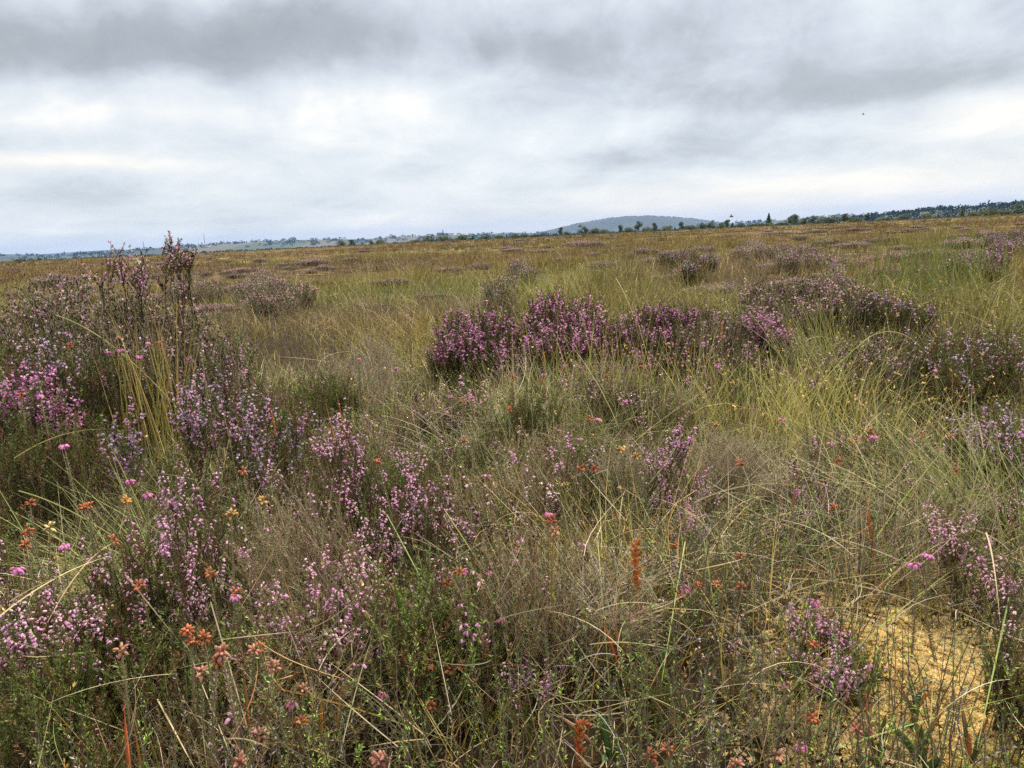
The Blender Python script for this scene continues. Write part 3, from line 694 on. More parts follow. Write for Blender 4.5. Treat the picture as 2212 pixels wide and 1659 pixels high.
# ------------------------------------------------------------------ grass (nobody could count it)
SECT = .86
def scatter(r0, r1, dens, seed=None):
    n = int(SECT * (r1 * r1 - r0 * r0) * dens)
    r = np.sqrt(U(r0 * r0, r1 * r1, n)); a = U(-SECT, SECT, n)
    return r * np.sin(a), r * np.cos(a), r
mp = at(2010, 1480, gat(2010, 1480))
def moss_gap(x, y): return np.exp(-(((x - mp[0] - .03) / .125) ** 2 + ((y - mp[1]) / .15) ** 2)) > .42
hp_ = at(1330, 840, 3.75)
def keepout(x, y, p):
    p = p * (1 - .88 * (np.exp(-(((x - hp_[0]) / 1.05) ** 2 + ((y - hp_[1]) / .62) ** 2) ** 2)))
    return (U(0, 1, len(x)) < p) & ~(moss_gap(x, y) & (U(0, 1, len(x)) < .95))
gm = MB()
def grass_layer(r0, r1, dens, hmin, hmax, w, S, clump, lean=.22, curl=.9, wob=.3, cmul=1.0):
    x, y, r = scatter(r0, r1, dens)
    # a good half of the blades stand in tussocks
    tx, ty, tr_ = scatter(r0, r1, dens / 42.); ts = tr_ ** .35 * .035 * U(.6, 1.6, len(tx)); th_ = U(.7, 1.45, len(tx))
    i = rng.integers(0, len(tx), len(x)); tus = U(0, 1, len(x)) < .6
    ox, oy = rng.normal(0, 1, len(x)), rng.normal(0, 1, len(x))
    x = np.where(tus, tx[i] + ox * ts[i], x); y = np.where(tus, ty[i] + oy * ts[i], y)
    az0 = np.arctan2(ox, oy); rad0 = np.hypot(ox, oy); hk = np.where(tus, th_[i], .8)
    cl = noise(x, y, clump, 8) + .6 * noise(x, y, clump * 2.7, 9)
    k = keepout(x, y, np.clip(.60 + .5 * cl, np.where(r < 1.5, .5, .36), 1)); x, y, r, tus, az0, rad0, hk, i = (q[k] for q in (x, y, r, tus, az0, rad0, hk, i)); n = len(x); cl = cl[k]
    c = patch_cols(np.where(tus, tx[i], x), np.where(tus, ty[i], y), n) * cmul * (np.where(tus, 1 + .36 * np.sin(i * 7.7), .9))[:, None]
    a = 2.2 * noise(x, y, clump * .5, 1) + U(-1.5, 1.5, n) + 1.2
    a = np.where(tus, az0 + rng.normal(0, .5, n), a); lean = lean * np.where(tus, .35 + .75 * rad0, 1.0)
    h = hk * U(hmin, hmax, n) * (.8 + .35 * np.clip(cl, -1, 1))
    wi = w if np.isscalar(w) else w(r)
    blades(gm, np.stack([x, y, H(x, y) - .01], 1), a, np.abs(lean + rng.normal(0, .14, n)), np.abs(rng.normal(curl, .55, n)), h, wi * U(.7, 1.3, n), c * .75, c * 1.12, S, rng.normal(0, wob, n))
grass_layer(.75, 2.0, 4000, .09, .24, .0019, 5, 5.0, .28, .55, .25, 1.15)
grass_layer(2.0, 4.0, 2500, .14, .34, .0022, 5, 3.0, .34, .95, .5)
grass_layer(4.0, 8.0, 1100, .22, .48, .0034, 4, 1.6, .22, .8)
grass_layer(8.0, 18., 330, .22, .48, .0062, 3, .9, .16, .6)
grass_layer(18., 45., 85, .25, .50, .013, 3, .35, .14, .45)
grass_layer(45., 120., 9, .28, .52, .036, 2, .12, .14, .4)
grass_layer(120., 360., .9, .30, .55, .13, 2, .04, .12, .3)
tag(link('grass', gm.mesh('grass', M_grass)), 'tangled gold, green and rust grasses covering the bog', 'grass', kind='stuff')
# dead straw lying across the foreground
gm = MB()
def straw(r0, r1, dens, h0, h1, w, S=6):
    x, y, r = scatter(r0, r1, dens); cl = noise(x, y, 3.5, 4)
    k = keepout(x, y, np.clip(.5 + .6 * cl, np.where(r < 1.5, .5, .1), 1)); x, y = x[k], y[k]; n = len(x)
    c = jit((.42, .35, .22), n, .25, .05); g = U(0, 1, n) < .35; c[g] = jit((.25, .225, .19), g.sum(), .2, .04); g = U(0, 1, n) < .12; c[g] = jit((.36, .20, .08), g.sum(), .2, .04)
    z = H(x, y) + U(0, .20, n) * U(0, 1, n)
    blades(gm, np.stack([x, y, z], 1), U(0, 6.28, n), U(.75, 1.5, n), rng.normal(.2, .5, n), U(h0, h1, n), w * U(.7, 1.4, n), c, c * 1.1, S, rng.normal(0, .9, n), taper=3)
straw(.80, 2.4, 2200, .05, .17, .0012); straw(2.2, 5, 600, .12, .34, .0022, 5)
x, y, r = scatter(.7, 2.6, 9000); k = keepout(x, y, np.full(len(x), .8)); x, y = x[k], y[k]; n = len(x)     # broken bits on the ground
c = jit((.22, .15, .085), n, .35, .08); g_ = U(0, 1, n) < .3; c[g_] = jit((.42, .34, .20), g_.sum(), .25, .05); g_ = U(0, 1, n) < .15; c[g_] = jit((.10, .14, .035), g_.sum(), .2, .05)
leaves(gm, np.stack([x, y, H(x, y) + U(0, .03, n)], 1), np.stack([rng.normal(size=n), rng.normal(size=n), rng.normal(.1, .5, n)], 1), U(.008, .03, n), U(.001, .003, n), c)
# pale hummock of dead grass in the middle
pc = at(1240, 905, 2.55)
for (qx, qy, qd, nn, sp) in ((1240, 905, 2.5, 2600, .36), (1060, 915, 2.35, 900, .22), (1480, 960, 2.1, 1100, .22), (1830, 720, 4.4, 700, .20), (1180, 1200, 1.45, 500, .12), (1560, 1000, 1.75, 600, .14)):
    q = at(qx, qy, qd); x = q[0] + rng.normal(0, sp, nn); y = q[1] + rng.normal(0, sp * .8, nn); c = jit((.50, .43, .29), nn, .22, .05)
    gr = U(0, 1, nn) < .4; c[gr] = jit((.22, .25, .10), gr.sum(), .2, .05)
    blades(gm, np.stack([x, y, H(x, y)], 1), U(0, 6.28, nn), np.abs(rng.normal(.7, .4, nn)), rng.normal(.9, .6, nn), U(.10, .30, nn), .0017 * U(.7, 1.4, nn), c * .8, c * 1.1, 6, rng.normal(0, .9, nn))
tag(link('dead_grass', gm.mesh('dead_grass', M_grass)), 'pale dead grass lying in tangles between the heathers', 'dead grass', kind='stuff')

# low leafy heath shoots forming the undergrowth
um = MB()
def under(r0, r1, dens, h0, h1, lod):
    x, y, r = scatter(r0, r1, dens); cl = noise(x, y, 4.0, 6) + .5 * noise(x, y, 9, 2)
    k = keepout(x, y, np.clip(.45 + .6 * cl, np.where(r < 1.5, .5, .05), 1)); x, y = x[k], y[k]; n = len(x)
    B = np.stack([x, y, H(x, y)], 1); a = U(0, 6.28, n); le = np.abs(rng.normal(.15, .2, n)); h = U(h0, h1, n)
    t = np.linspace(0, 1, 4)[None, :, None]; D = np.stack([np.sin(le) * np.cos(a), np.sin(le) * np.sin(a), np.cos(le)], 1)
    Q = B[:, None] + D[:, None] * h[:, None, None] * t + rng.normal(0, .006, (n, 4, 3)) * (t > 0)
    tubes(um, Q, np.array([1, .8, .6, .3])[None] * .0011 * lod * np.ones((n, 1)), jit((.16, .12, .085), n, .2, .05), 3)
    ln = int(34 / lod ** 1.2); j = np.repeat(np.arange(n), ln); lp, ld = sample(Q, j, U(.15, 1, len(j)))
    mix = smooth(-.4, .5, noise(x, y, 2.2, 3))[:, None]
    base = lerp(v3((.060, .085, .026)), v3((.135, .085, .036)), mix * .7); kk = U(0, 1, n)
    base[kk < .32] = (.15, .23, .040); base[(kk > .30) & (kk < .38)] = (.17, .165, .13); base[(kk > .38) & (kk < .43)] = (.28, .17, .045)
    base = base * 1.75 * (1 + rng.normal(0, .15, (n, 1)))
    rad_ = nrm(np.cross(ld, nrm(rng.normal(size=ld.shape))))
    leaves(um, lp, ld * .65 + rad_ * .8, .0055 * lod ** .8 * U(.7, 1.3, len(j)), .0017 * lod ** .8, base[j] * U(.75, 1.25, len(j))[:, None])
under(.7, 2.1, 2500, .09, .24, 1.0); under(2.0, 4.0, 700, .10, .26, 1.7); under(4.0, 9.0, 200, .12, .30, 3.0)
tag(link('undergrowth', um.mesh('undergrowth', M_leaf)), 'low green and bronze leafy heath shoots under the grasses', 'undergrowth', kind='stuff')

# golden bog moss in the lower right corner
mo = MB()
def moss_at(px, py, d, sx, sy, n):
    d = gat(px, py)
    q = at(px, py, d); x = q[0] + rng.normal(0, sx, n); y = q[1] + rng.normal(0, sy, n)
    B = np.stack([x, y, H(x, y) + .012 + .008 * noise(x, y, 55, 2) + .005 * noise(x, y, 170, 4) + U(-.003, .003, n)], 1)
    c = jit((.74, .59, .28), n, .20, .05); f_ = noise(x, y, 14, 5); c = lerp(c, v3((.60, .54, .12)), smooth(.1, .8, f_)[:, None] * .8); c = lerp(c, v3((.88, .74, .44)), smooth(0, .8, -f_)[:, None] * .7)
    k = 8; j = np.repeat(np.arange(n), k); an = np.tile(np.arange(k) * 2 * np.pi / k, n) + np.repeat(U(0, 6, n), k)
    D = np.stack([np.cos(an), np.sin(an), U(.35, 1.2, len(j))], 1)
    leaves(mo, B[j] - np.array([0, 0, .003]), D, np.repeat(U(.55, 1.35, n), k) * .0060, .0036, c[j] * U(.85, 1.15, len(j))[:, None])
moss_at(1995, 1450, 1.30, .095, .085, 6500); moss_at(2120, 1500, 1.22, .07, .08, 3200); moss_at(2000, 1590, 1.10, .11, .05, 3200); moss_at(2180, 1600, 1.08, .07, .05, 1800)
moss_at(840, 955, 1.95, .05, .05, 500); moss_at(1010, 1330, 1.35, .08, .05, 700); moss_at(120, 1640, 1.0, .05, .03, 400)
tag(link('moss', mo.mesh('moss', M_moss)), 'golden yellow bog moss cushion in the lower right corner', 'moss', kind='stuff')
#--LONG BLADES--
lm = MB()
def longb(a, b, bow, w, c0, c1):
    w = min(w, .0018) if a[2] < 2 else w
    A = at(*a); B_ = at(*b); K = lerp(A, B_, .5) + v3([0, 0, bow]); curve_ribbon(lm, A, B_, K, w, c0, c1)
YG = (.30, .36, .08); YY = (.42, .38, .12); TN = (.50, .40, .22); OR = (.50, .24, .06); GG = (.17, .25, .07)
for q in [((875, 1425, 1.02), (1225, 1500, 1.00), .015, .0022, YG, YG), ((940, 1440, 1.0), (1060, 1640, .85), .01, .0022, YG, YG), ((560, 1480, .98), (1010, 1620, .85), .02, .0025, OR, YG),
          ((790, 1320, 1.05), (1000, 1659, .82), .0, .0018, YY, YY), ((790, 1200, 1.1), (1050, 1500, .98), .0, .0016, GG, YG), ((835, 1110, 1.35), (1100, 1620, .95), .01, .0018, GG, YG),
          ((1000, 1480, .98), (1340, 1560, .92), .04, .0018, TN, TN), ((1130, 1659, .85), (1470, 1500, .95), .05, .0020, TN, YY), ((960, 1100, 1.3), (1090, 1300, 1.15), .0, .0016, YY, YG),
          ((1290, 1150, 1.2), (1330, 1659, .85), .0, .0016, YG, GG), ((1480, 1170, 1.2), (1400, 1659, .85), .01, .0018, YG, YG), ((1520, 1160, 1.2), (1590, 1640, .9), .0, .0015, GG, YG),
          ((0, 1330, 1.1), (240, 1200, 1.2), .02, .0025, TN, YY), ((20, 1300, 1.1), (260, 1230, 1.2), .03, .0016, TN, TN), ((270, 1240, 1.15), (390, 1390, 1.05), .0, .0024, TN, TN), ((40, 1060, 1.6), (400, 1280, 1.15), .05, .0020, YY, YG),
          ((250, 1170, 1.3), (90, 1370, 1.1), .04, .0016, TN, TN), ((590, 1180, 1.2), (700, 1500, .95), .0, .0016, OR, YY), ((30, 990, 1.9), (260, 930, 2.0), .05, .0022, YY, TN),
          ((1250, 1350, 1.1), (1500, 1420, 1.02), .05, .0018, TN, TN), ((1600, 1330, 1.1), (1960, 1240, 1.15), .04, .0018, TN, YY), ((1700, 1250, 1.2), (2050, 1330, 1.1), .03, .0018, TN, TN),
          ((1680, 1659, .85), (2212, 1500, 1.0), .01, .0026, YG, YG), ((1750, 1500, .98), (2060, 1230, 1.2), .02, .0018, YG, YG), ((2130, 1150, 1.2), (2160, 1340, 1.05), .03, .0018, TN, TN),
          ((2180, 1290, 1.1), (2110, 1620, .88), .0, .0018, GG, YG), ((1790, 1000, 1.7), (2040, 1180, 1.4), .04, .0022, TN, YY), ((1880, 1180, 1.4), (2050, 960, 1.9), .02, .0022, YG, YG),
          ((1500, 1085, 1.4), (1770, 1060, 1.5), .05, .002, TN, YY), ((540, 1610, .9), (760, 1659, .85), .03, .0022, OR, YY), ((340, 1510, .95), (420, 1659, .85), .0, .004, TN, TN),
          ((455, 1300, 1.05), (560, 1659, .85), .0, .002, (.24, .2, .15), TN), ((1660, 1100, 1.4), (1900, 1180, 1.3), .05, .002, GG, YG), ((120, 680, 2.9), (400, 900, 2.4), .1, .0028, YG, TN),
          ((1330, 600, 4.6), (1400, 780, 4.2), .1, .004, TN, YY), ((1780, 820, 3.0), (1930, 700, 3.3), .05, .003, YG, YG), ((1860, 740, 3.2), (2000, 760, 3.2), .12, .003, TN, TN)]:
    longb(*q)
tag(link('long_grass', lm.mesh('long_grass', M_grass)), 'single long arching grass blades crossing the foreground', 'grass', kind='stuff')
# ------------------------------------------------------------------ heather shrubs
def shrub(label, st, lobes, base=None, dens=1.0, fl=None, name='heather_shrub', cat='heather', group='heather shrubs growing in the bog', pull=.25):
    """lobes: (px, py, range, spread, options). base: (px, range) the lobes' stems grow from."""
    L2 = []
    for lb in lobes:
        lb = list(lb)
        if lb[2] < 1.7: lb[2] *= 1.09
        if 3.5 < lb[2] < 4.7: lb[3] *= 1.3
        T = at(*lb[:3])
        if lb[2] >= 4.9 and T[2] > .56:        # far ones: stand where the top is about 0.55 m high
            d2 = lb[2] * (CAMZ - .48) / max(CAMZ - T[2], .05); d2 = min(d2, 45); lb[3] *= d2 / lb[2]; lb[2] = d2
        L2.append(lb)
    lobes = L2
    tops = [at(a, b, d) for a, b, d, *_ in lobes]
    if base is not None:
        q = at(base[0], 1000, base[1] * 1.08); cx, cy = q[0], q[1]
    else: cx = np.mean([t[0] for t in tops]); cy = np.mean([t[1] for t in tops])
    o = np.array([cx, cy, float(H(cx, cy))]); ms, ml, mf = MB(), MB(), MB()
    for lb, T in zip(lobes, tops):
        d = lb[2]; w = lb[3] * (.78 if d < 2.5 else .85); opt = lb[4] if len(lb) > 4 else {}
        p_ = opt.get('pull', .8 if base is not None else pull)
        bx, by = lerp(T[0], cx, p_), lerp(T[1], cy, p_)
        B = np.array([bx, by, float(H(bx, by))]); T[2] = max(T[2], B[2] + .06)
        lod = 1.0 if d < 1.7 else (1.35 if d < 3 else (1.9 if d < 5 else (2.8 if d < 9 else 5)))
        grow(ms, ml, mf, B, T, w, opt.get('st', st), dens * (.85 if d < 2.5 else .8) * min((w / .09) ** 1.3, 9) * opt.get('dens', 1), lod, opt.get('leggy', base is not None), opt.get('fl', fl))
    r = empty(name, o); tag(r, label, cat, group)
    link('stems', ms.mesh('stems', M_wood, o), r); link('foliage', ml.mesh('foliage', M_leaf, o), r)
    if mf.n: link('flowers', mf.mesh('flowers', M_flow, o), r)
    return r
LEG = {'leggy': True, 'pull': .15}
# --- left group, against the skyline
SPR = {'leggy': True, 'pull': .1, 'st': 'sprig'}
shrub('tall bare-legged heather sprig breaking the skyline, the left one of two', 'sprig', [(258, 520, 2.9, .10, SPR)], dens=1.0, fl=.8)
shrub('tallest dark heather sprig breaking the skyline, the right one of two', 'sprig', [(364, 504, 3.0, .085, SPR)], dens=1.3, fl=.75)
shrub('wide pinkish brown heather shrub filling the left edge under the skyline', 'ling', [(60, 598, 3.2, .13), (118, 588, 3.2, .12), (95, 625, 3.1, .14), (160, 580, 3.3, .10), (30, 640, 3.1, .14), (140, 640, 3.0, .14)], dens=1.0, fl=.55)
shrub('pinkish brown heather shrub below the two tall sprigs', 'ling', [(212, 610, 3.1, .13), (305, 600, 3.15, .10), (250, 630, 3.0, .14), (330, 640, 3.0, .14), (385, 640, 3.1, .13), (290, 680, 2.8, .15), (200, 675, 2.8, .16)], dens=1.0, fl=.42)
shrub('grey-brown twiggy heather shrub sloping down right of the tall sprigs', 'ling', [(430, 680, 3.0, .15), (480, 695, 3.0, .12), (400, 715, 2.8, .15), (500, 730, 2.9, .10)], dens=.8, fl=.35)
shrub('grey twiggy heather with lilac sprays low at the left edge', 'lingp', [(30, 690, 2.7, .12), (75, 700, 2.6, .12), (105, 735, 2.5, .11), (20, 745, 2.5, .10)], dens=.9, fl=.45)
shrub('dark heather with a small lilac spray below the tall sprigs', 'lingp', [(170, 730, 2.55, .14), (240, 745, 2.5, .12), (320, 740, 2.6, .13)], dens=.8, fl=.22)
shrub('dark green heather with pink tips right of the tallest sprig', 'ling', [(405, 585, 5.0, .16), (440, 600, 5.0, .16), (385, 605, 5.0, .14)], fl=.5)
shrub('pale pink heather mound behind the grass right of the tall sprigs', 'ling', [(560, 580, 5.6, .16), (590, 595, 5.5, .17), (530, 600, 5.4, .18), (600, 620, 5.2, .18), (650, 605, 5.4, .14), (560, 625, 5.0, .16)], fl=.7)
# --- the large magenta bush in the middle
shrub('magenta heather bush in the middle, left half of the large dark clump', 'lingm', [(985, 665, 4.3, .15), (1040, 655, 4.2, .14), (1020, 700, 4.0, .16), (1090, 668, 4.2, .13), (1060, 720, 3.9, .16), (975, 720, 4.0, .15)], dens=.9, fl=.55)
shrub('tallest brightest magenta heather bush, centre of the large dark clump', 'lingm', [(1190, 620, 4.3, .13), (1160, 650, 4.2, .14), (1258, 632, 4.3, .12), (1225, 665, 4.1, .16), (1290, 670, 4.1, .13), (1180, 700, 3.9, .18), (1260, 710, 3.9, .17), (1130, 740, 3.8, .16, {'st': 'bare'}), (1230, 765, 3.72, .16, {'st': 'bare'}), (1080, 775, 3.72, .13, {'st': 'bare'}), (1310, 780, 3.68, .14, {'st': 'bare'})], dens=1.0, fl=.68)
shrub('dark heather bush with a magenta patch right of the centre of the large clump', 'lingm', [(1392, 652, 4.3, .12), (1435, 655, 4.3, .12), (1490, 655, 4.4, .14), (1420, 695, 4.0, .14), (1350, 700, 4.0, .16), (1480, 705, 4.0, .15), (1380, 760, 3.75, .15), (1325, 690, 4.1, .12, {'fl': .5}), (1345, 735, 3.9, .14, {'fl': .3}), (1440, 750, 3.8, .14, {'fl': .2})], dens=1.1, fl=.55)
shrub('sparse dark heather bush at the right end of the large clump', 'ling', [(1550, 668, 4.4, .16), (1600, 672, 4.3, .15), (1560, 715, 4.1, .17), (1610, 740, 4.0, .15), (1540, 770, 3.8, .14), (1640, 770, 3.9, .10), (1515, 685, 4.2, .13), (1500, 740, 3.9, .14)], dens=1.1, fl=.42)
shrub('bright magenta heather tuft at the far right tip of the large clump', 'lingm', [(1668, 688, 4.2, .085), (1640, 672, 4.3, .07), (1690, 710, 4.15, .06)], dens=1.3, fl=.9)
# --- right group behind
shrub('brown-pink heather shrub left of the upright sprig in the right middle', 'ling', [(1640, 600, 5.6, .18), (1690, 598, 5.7, .17), (1660, 630, 5.4, .20), (1730, 605, 5.6, .16), (1640, 655, 5.1, .16)], fl=.6)
shrub('dark heather shrub with one upright pink sprig in the right middle', 'ling', [(1805, 550, 5.6, .09), (1812, 585, 5.5, .11), (1760, 590, 5.6, .17), (1840, 605, 5.5, .17), (1790, 625, 5.3, .22), (1730, 640, 5.1, .17)], fl=.6, dens=1.1)
shrub('low lilac heather tailing off right of the upright sprig', 'lingp', [(1880, 625, 5.5, .15), (1920, 632, 5.4, .14), (1965, 640, 5.3, .12), (2005, 650, 5.2, .10)], fl=.55)
shrub('small dark grey dead heather behind the large magenta clump', 'bare', [(1020, 620, 6.5, .14), (990, 630, 6.3, .12)], dens=.8)
shrub('bright lilac heather mound touching the right edge near the skyline', 'lingp', [(2190, 492, 8.5, .25), (2150, 502, 8.4, .24), (2212, 510, 8.2, .25), (2170, 515, 8.0, .2)], fl=.85, dens=1.2)
shrub('lower lilac heather mound just below the bright one at the right edge', 'lingp', [(2110, 535, 7.0, .2), (2150, 535, 7.1, .18), (2080, 548, 6.8, .15), (2140, 560, 6.6, .18)], fl=.7)
shrub('purple heather patch far right, left of the bright lilac mound', 'ling', [(1630, 512, 10, .25), (1600, 530, 9.5, .2), (1645, 525, 9.7, .2)], fl=.8)
shrub('wide purple heather patch in the right distance under the tree row', 'ling', [(1690, 522, 9.5, .25), (1735, 525, 9.4, .25), (1710, 540, 9.0, .25), (1760, 540, 9.0, .18)], fl=.8)
shrub('thin pink heather patch in the right distance left of the purple ones', 'lingp', [(1480, 535, 9.5, .25), (1525, 545, 9.0, .2), (1440, 540, 9.5, .2), (1490, 560, 8.5, .2)], fl=.6)
shrub('round pinkish heather clump between the hill and the large magenta clump', 'ling', [(1118, 560, 9.0, .2), (1140, 568, 8.8, .15)], fl=.6)
shrub('pale heather wisps left of the purple patches, behind the large clump', 'ling', [(1090, 590, 7.2, .18), (1060, 600, 7.0, .14)], fl=.35)
# --- right lower group
shrub('olive heather shrub with buff pink tips right of the straw clump', 'ling', [(1800, 760, 3.7, .12), (1840, 735, 3.8, .12), (1890, 732, 3.8, .12), (1830, 790, 3.5, .13), (1920, 760, 3.6, .12)], fl=.42, dens=1.0)
shrub('dark olive heather shrub with lilac tips near the right edge', 'lingp', [(1960, 712, 3.9, .12), (2060, 708, 3.9, .12), (2105, 735, 3.7, .12), (2010, 740, 3.7, .14), (2080, 770, 3.5, .14), (2160, 705, 3.9, .12), (2185, 745, 3.6, .12)], fl=.32, dens=1.0)
shrub('bright lilac heather spray at the right edge halfway down', 'lingp', [(2180, 885, 2.3, .055), (2150, 925, 2.2, .05), (2200, 915, 2.2, .06), (2120, 945, 2.15, .045), (2205, 950, 2.1, .05)], fl=.85, dens=1.6)
shrub('thin pale lilac heather left of the bright spray at the right edge', 'lingp', [(2050, 905, 2.3, .07), (2090, 920, 2.3, .06), (2020, 930, 2.2, .06)], fl=.35)
# --- left middle
shrub('bright pink heather cushion at the left edge above green shoots', 'lingm', [(45, 785, 2.4, .07), (80, 795, 2.35, .06), (25, 815, 2.3, .07), (100, 830, 2.25, .06), (60, 835, 2.2, .09, {'fl': .5}), (20, 870, 2.1, .09, {'fl': .05})], fl=.85, dens=1.3)
shrub('mossy green heather without flowers at the left edge', 'bellg', [(60, 900, 2.0, .11), (120, 890, 2.0, .10), (20, 930, 1.95, .11), (150, 930, 1.95, .09), (190, 880, 2.1, .08)], fl=.03, dens=1.3)
shrub('pale lilac heather sprays right of the rush tuft, the tallest of them', 'lingp', [(475, 762, 2.3, .03, LEG), (480, 800, 2.3, .04, LEG), (420, 795, 2.25, .045, LEG), (405, 815, 2.2, .045, LEG)], fl=.9, dens=.8)
shrub('lilac heather cluster under the tallest lilac sprays', 'lingp', [(490, 835, 2.1, .05, LEG), (430, 855, 2.05, .06, LEG), (400, 850, 2.05, .04, LEG), (520, 860, 2.05, .05, LEG), (560, 850, 2.1, .04, LEG)], fl=.8, dens=.8)
shrub('small lilac heather sprig between the lilac cluster and the pink-topped spike', 'lingp', [(630, 865, 2.05, .03, LEG), (600, 880, 2.05, .04, LEG), (545, 930, 1.9, .035, LEG)], fl=.7, dens=1.3)
shrub('small lone lilac heather head in the grass left of the rush tuft base', 'lingp', [(265, 893, 1.95, .04, LEG), (255, 910, 1.9, .03, LEG)], fl=.95, dens=1.3)
shrub('green heather dotted with lilac in the grass right of the lilac cluster', 'bellg', [(560, 800, 2.6, .10), (620, 805, 2.6, .10), (680, 800, 2.7, .10), (650, 835, 2.4, .09)], fl=.22)
shrub('dark leafy heather half hidden in the grass left of the large clump', 'bare', [(790, 700, 4.0, .12), (830, 712, 3.9, .10), (760, 735, 3.7, .14), (700, 740, 3.8, .12)], dens=.8)
# --- foreground: the big spreading bush left of centre
shrub('big spreading bell heather bush left of the centre of the foreground', 'bell', [
  (745, 868, 1.32, .022, {'dens': 2.6, 'fl': .9}), (705, 915, 1.30, .035, {'dens': 1.8, 'fl': .85}), (728, 955, 1.28, .045, {'dens': 1.5, 'fl': .7}), (765, 945, 1.32, .05, {'dens': 1.2, 'fl': .5}), (690, 1010, 1.22, .055, {'fl': .5}), (800, 960, 1.30, .05, {'fl': .5}),
  (600, 970, 1.22, .035, {'st': 'bud', 'dens': 1.4}), (630, 1000, 1.2, .05, {'fl': .25, 'st': 'bellgy'}), (650, 1060, 1.15, .06, {'st': 'bellgy', 'fl': .2}), (720, 1060, 1.18, .06, {'st': 'bellgy', 'fl': .25}), (780, 1040, 1.22, .05, {'fl': .3}), (600, 1110, 1.1, .06, {'st': 'bellgy', 'fl': .2}),
  (690, 1130, 1.1, .06, {'st': 'bellgy', 'fl': .3}), (760, 1120, 1.15, .06, {'st': 'bellgy', 'fl': .25})], base=(850, 1.28), dens=1.0)
shrub('arching bell heather branches right of the big spreading bush', 'bell', [
  (885, 965, 1.36, .022, {'dens': 2.2, 'fl': .9}), (870, 1010, 1.32, .04, {'fl': .8, 'dens': 1.4}), (925, 1000, 1.34, .03, {'fl': .7, 'dens': 1.4}), (850, 1055, 1.28, .035, {'fl': .85, 'dens': 1.3}), (915, 1045, 1.3, .04, {'fl': .6}), (830, 1125, 1.22, .035, {'fl': .85, 'dens': 1.3}), (950, 1070, 1.3, .04, {'st': 'bud'}), (870, 1130, 1.2, .04, {'fl': .4})], base=(880, 1.30))
shrub('grey leafy bell heather branches hanging low left of centre, tipped lilac', 'bellgy', [
  (620, 1180, 1.05, .05), (560, 1150, 1.08, .055), (700, 1185, 1.05, .05, {'fl': .5}), (770, 1185, 1.05, .045, {'fl': .8}), (640, 1235, 1.0, .05, {'fl': .6}), (700, 1250, 1.0, .05), (760, 1225, 1.0, .04, {'fl': .9}), (560, 1260, .98, .055), (520, 1200, 1.03, .05, {'fl': .15}), (830, 1260, 1.02, .04, {'fl': .7}),
  (655, 1310, .95, .05, {'fl': .5}), (740, 1330, .95, .055, {'fl': .2}), (820, 1350, .97, .035, {'fl': .9}), (845, 1390, .95, .03, {'fl': 1., 'dens': 1.5}), (600, 1330, .94, .055, {'fl': .1}), (720, 1400, .93, .04, {'fl': .5})], base=(845, 1.18), dens=.95)
shrub('bell heather with a nodding pink head at its top, left of the big bush', 'bell', [
  (385, 985, 1.15, .028, {'dens': 2.6, 'fl': 1.}), (430, 1000, 1.15, .022, {'dens': 1.8, 'fl': .8}), (350, 1072, 1.1, .02, {'dens': 2, 'fl': .9}), (365, 1110, 1.08, .022, {'dens': 2, 'fl': .9}), (410, 1050, 1.12, .03, {'fl': .25}), (425, 1110, 1.08, .035, {'fl': .4}), (400, 1150, 1.05, .04, {'fl': .7}), (380, 1190, 1.03, .03, {'fl': .8})], base=(420, 1.12), dens=1.0)
shrub('reddish green bell heather with many small lilac bells at the left', 'bellg', [
  (300, 1115, 1.18, .045), (260, 1140, 1.17, .045), (340, 1150, 1.12, .04), (225, 1165, 1.15, .045), (295, 1170, 1.1, .05), (190, 1180, 1.15, .04), (340, 1200, 1.08, .04)], dens=1.35, fl=.55)
shrub('dark green bell heather behind the nodding pink head', 'bellg', [(470, 1100, 1.25, .06), (500, 1060, 1.3, .06), (540, 1040, 1.3, .06, {'st': 'bare'}), (500, 1140, 1.15, .05)], fl=.1)
shrub('bronze green bell heather low at the left edge with a row of lilac bells', 'bellg', [
  (30, 1320, 1.03, .045), (75, 1325, 1.02, .045), (120, 1310, 1.03, .04), (165, 1290, 1.05, .04), (185, 1325, 1.02, .04), (55, 1375, .98, .06, {'fl': .05}), (130, 1370, .98, .06, {'fl': .05})], dens=1.7, fl=.9)
shrub('bell heather with separate lilac heads above the low left-edge bush', 'bellg', [(85, 1255, 1.08, .025, {'fl': 1}), (130, 1262, 1.07, .022, {'fl': 1}), (215, 1270, 1.07, .03, {'fl': .9}), (260, 1295, 1.04, .03, {'fl': .7}), (30, 1240, 1.1, .04, {'fl': .3}), (270, 1250, 1.08, .045, {'fl': .15})], dens=1.8, fl=.8)
shrub('bronze tipped green bell heather near the lower left corner', 'bellg', [(60, 1440, .93, .06), (110, 1420, .95, .06), (160, 1400, .95, .05), (140, 1460, .92, .06), (200, 1430, .95, .05), (20, 1480, .9, .05), (60, 1500, .88, .05)], dens=1.6, fl=.06)
shrub('dark green heather tuft with one lilac head in the lower left corner', 'bellg', [(150, 1590, .83, .04), (190, 1560, .85, .045), (230, 1570, .86, .04), (110, 1620, .8, .04)], dens=1.2, fl=.05)
shrub('grey-green leafy heath shoots without flowers in the lower left', 'bellgy', [(300, 1400, .98, .05), (350, 1440, .93, .05), (430, 1400, .97, .05), (380, 1510, .88, .05), (480, 1480, .9, .05), (290, 1500, .9, .05), (520, 1560, .86, .05)], dens=1.3, fl=0.04)
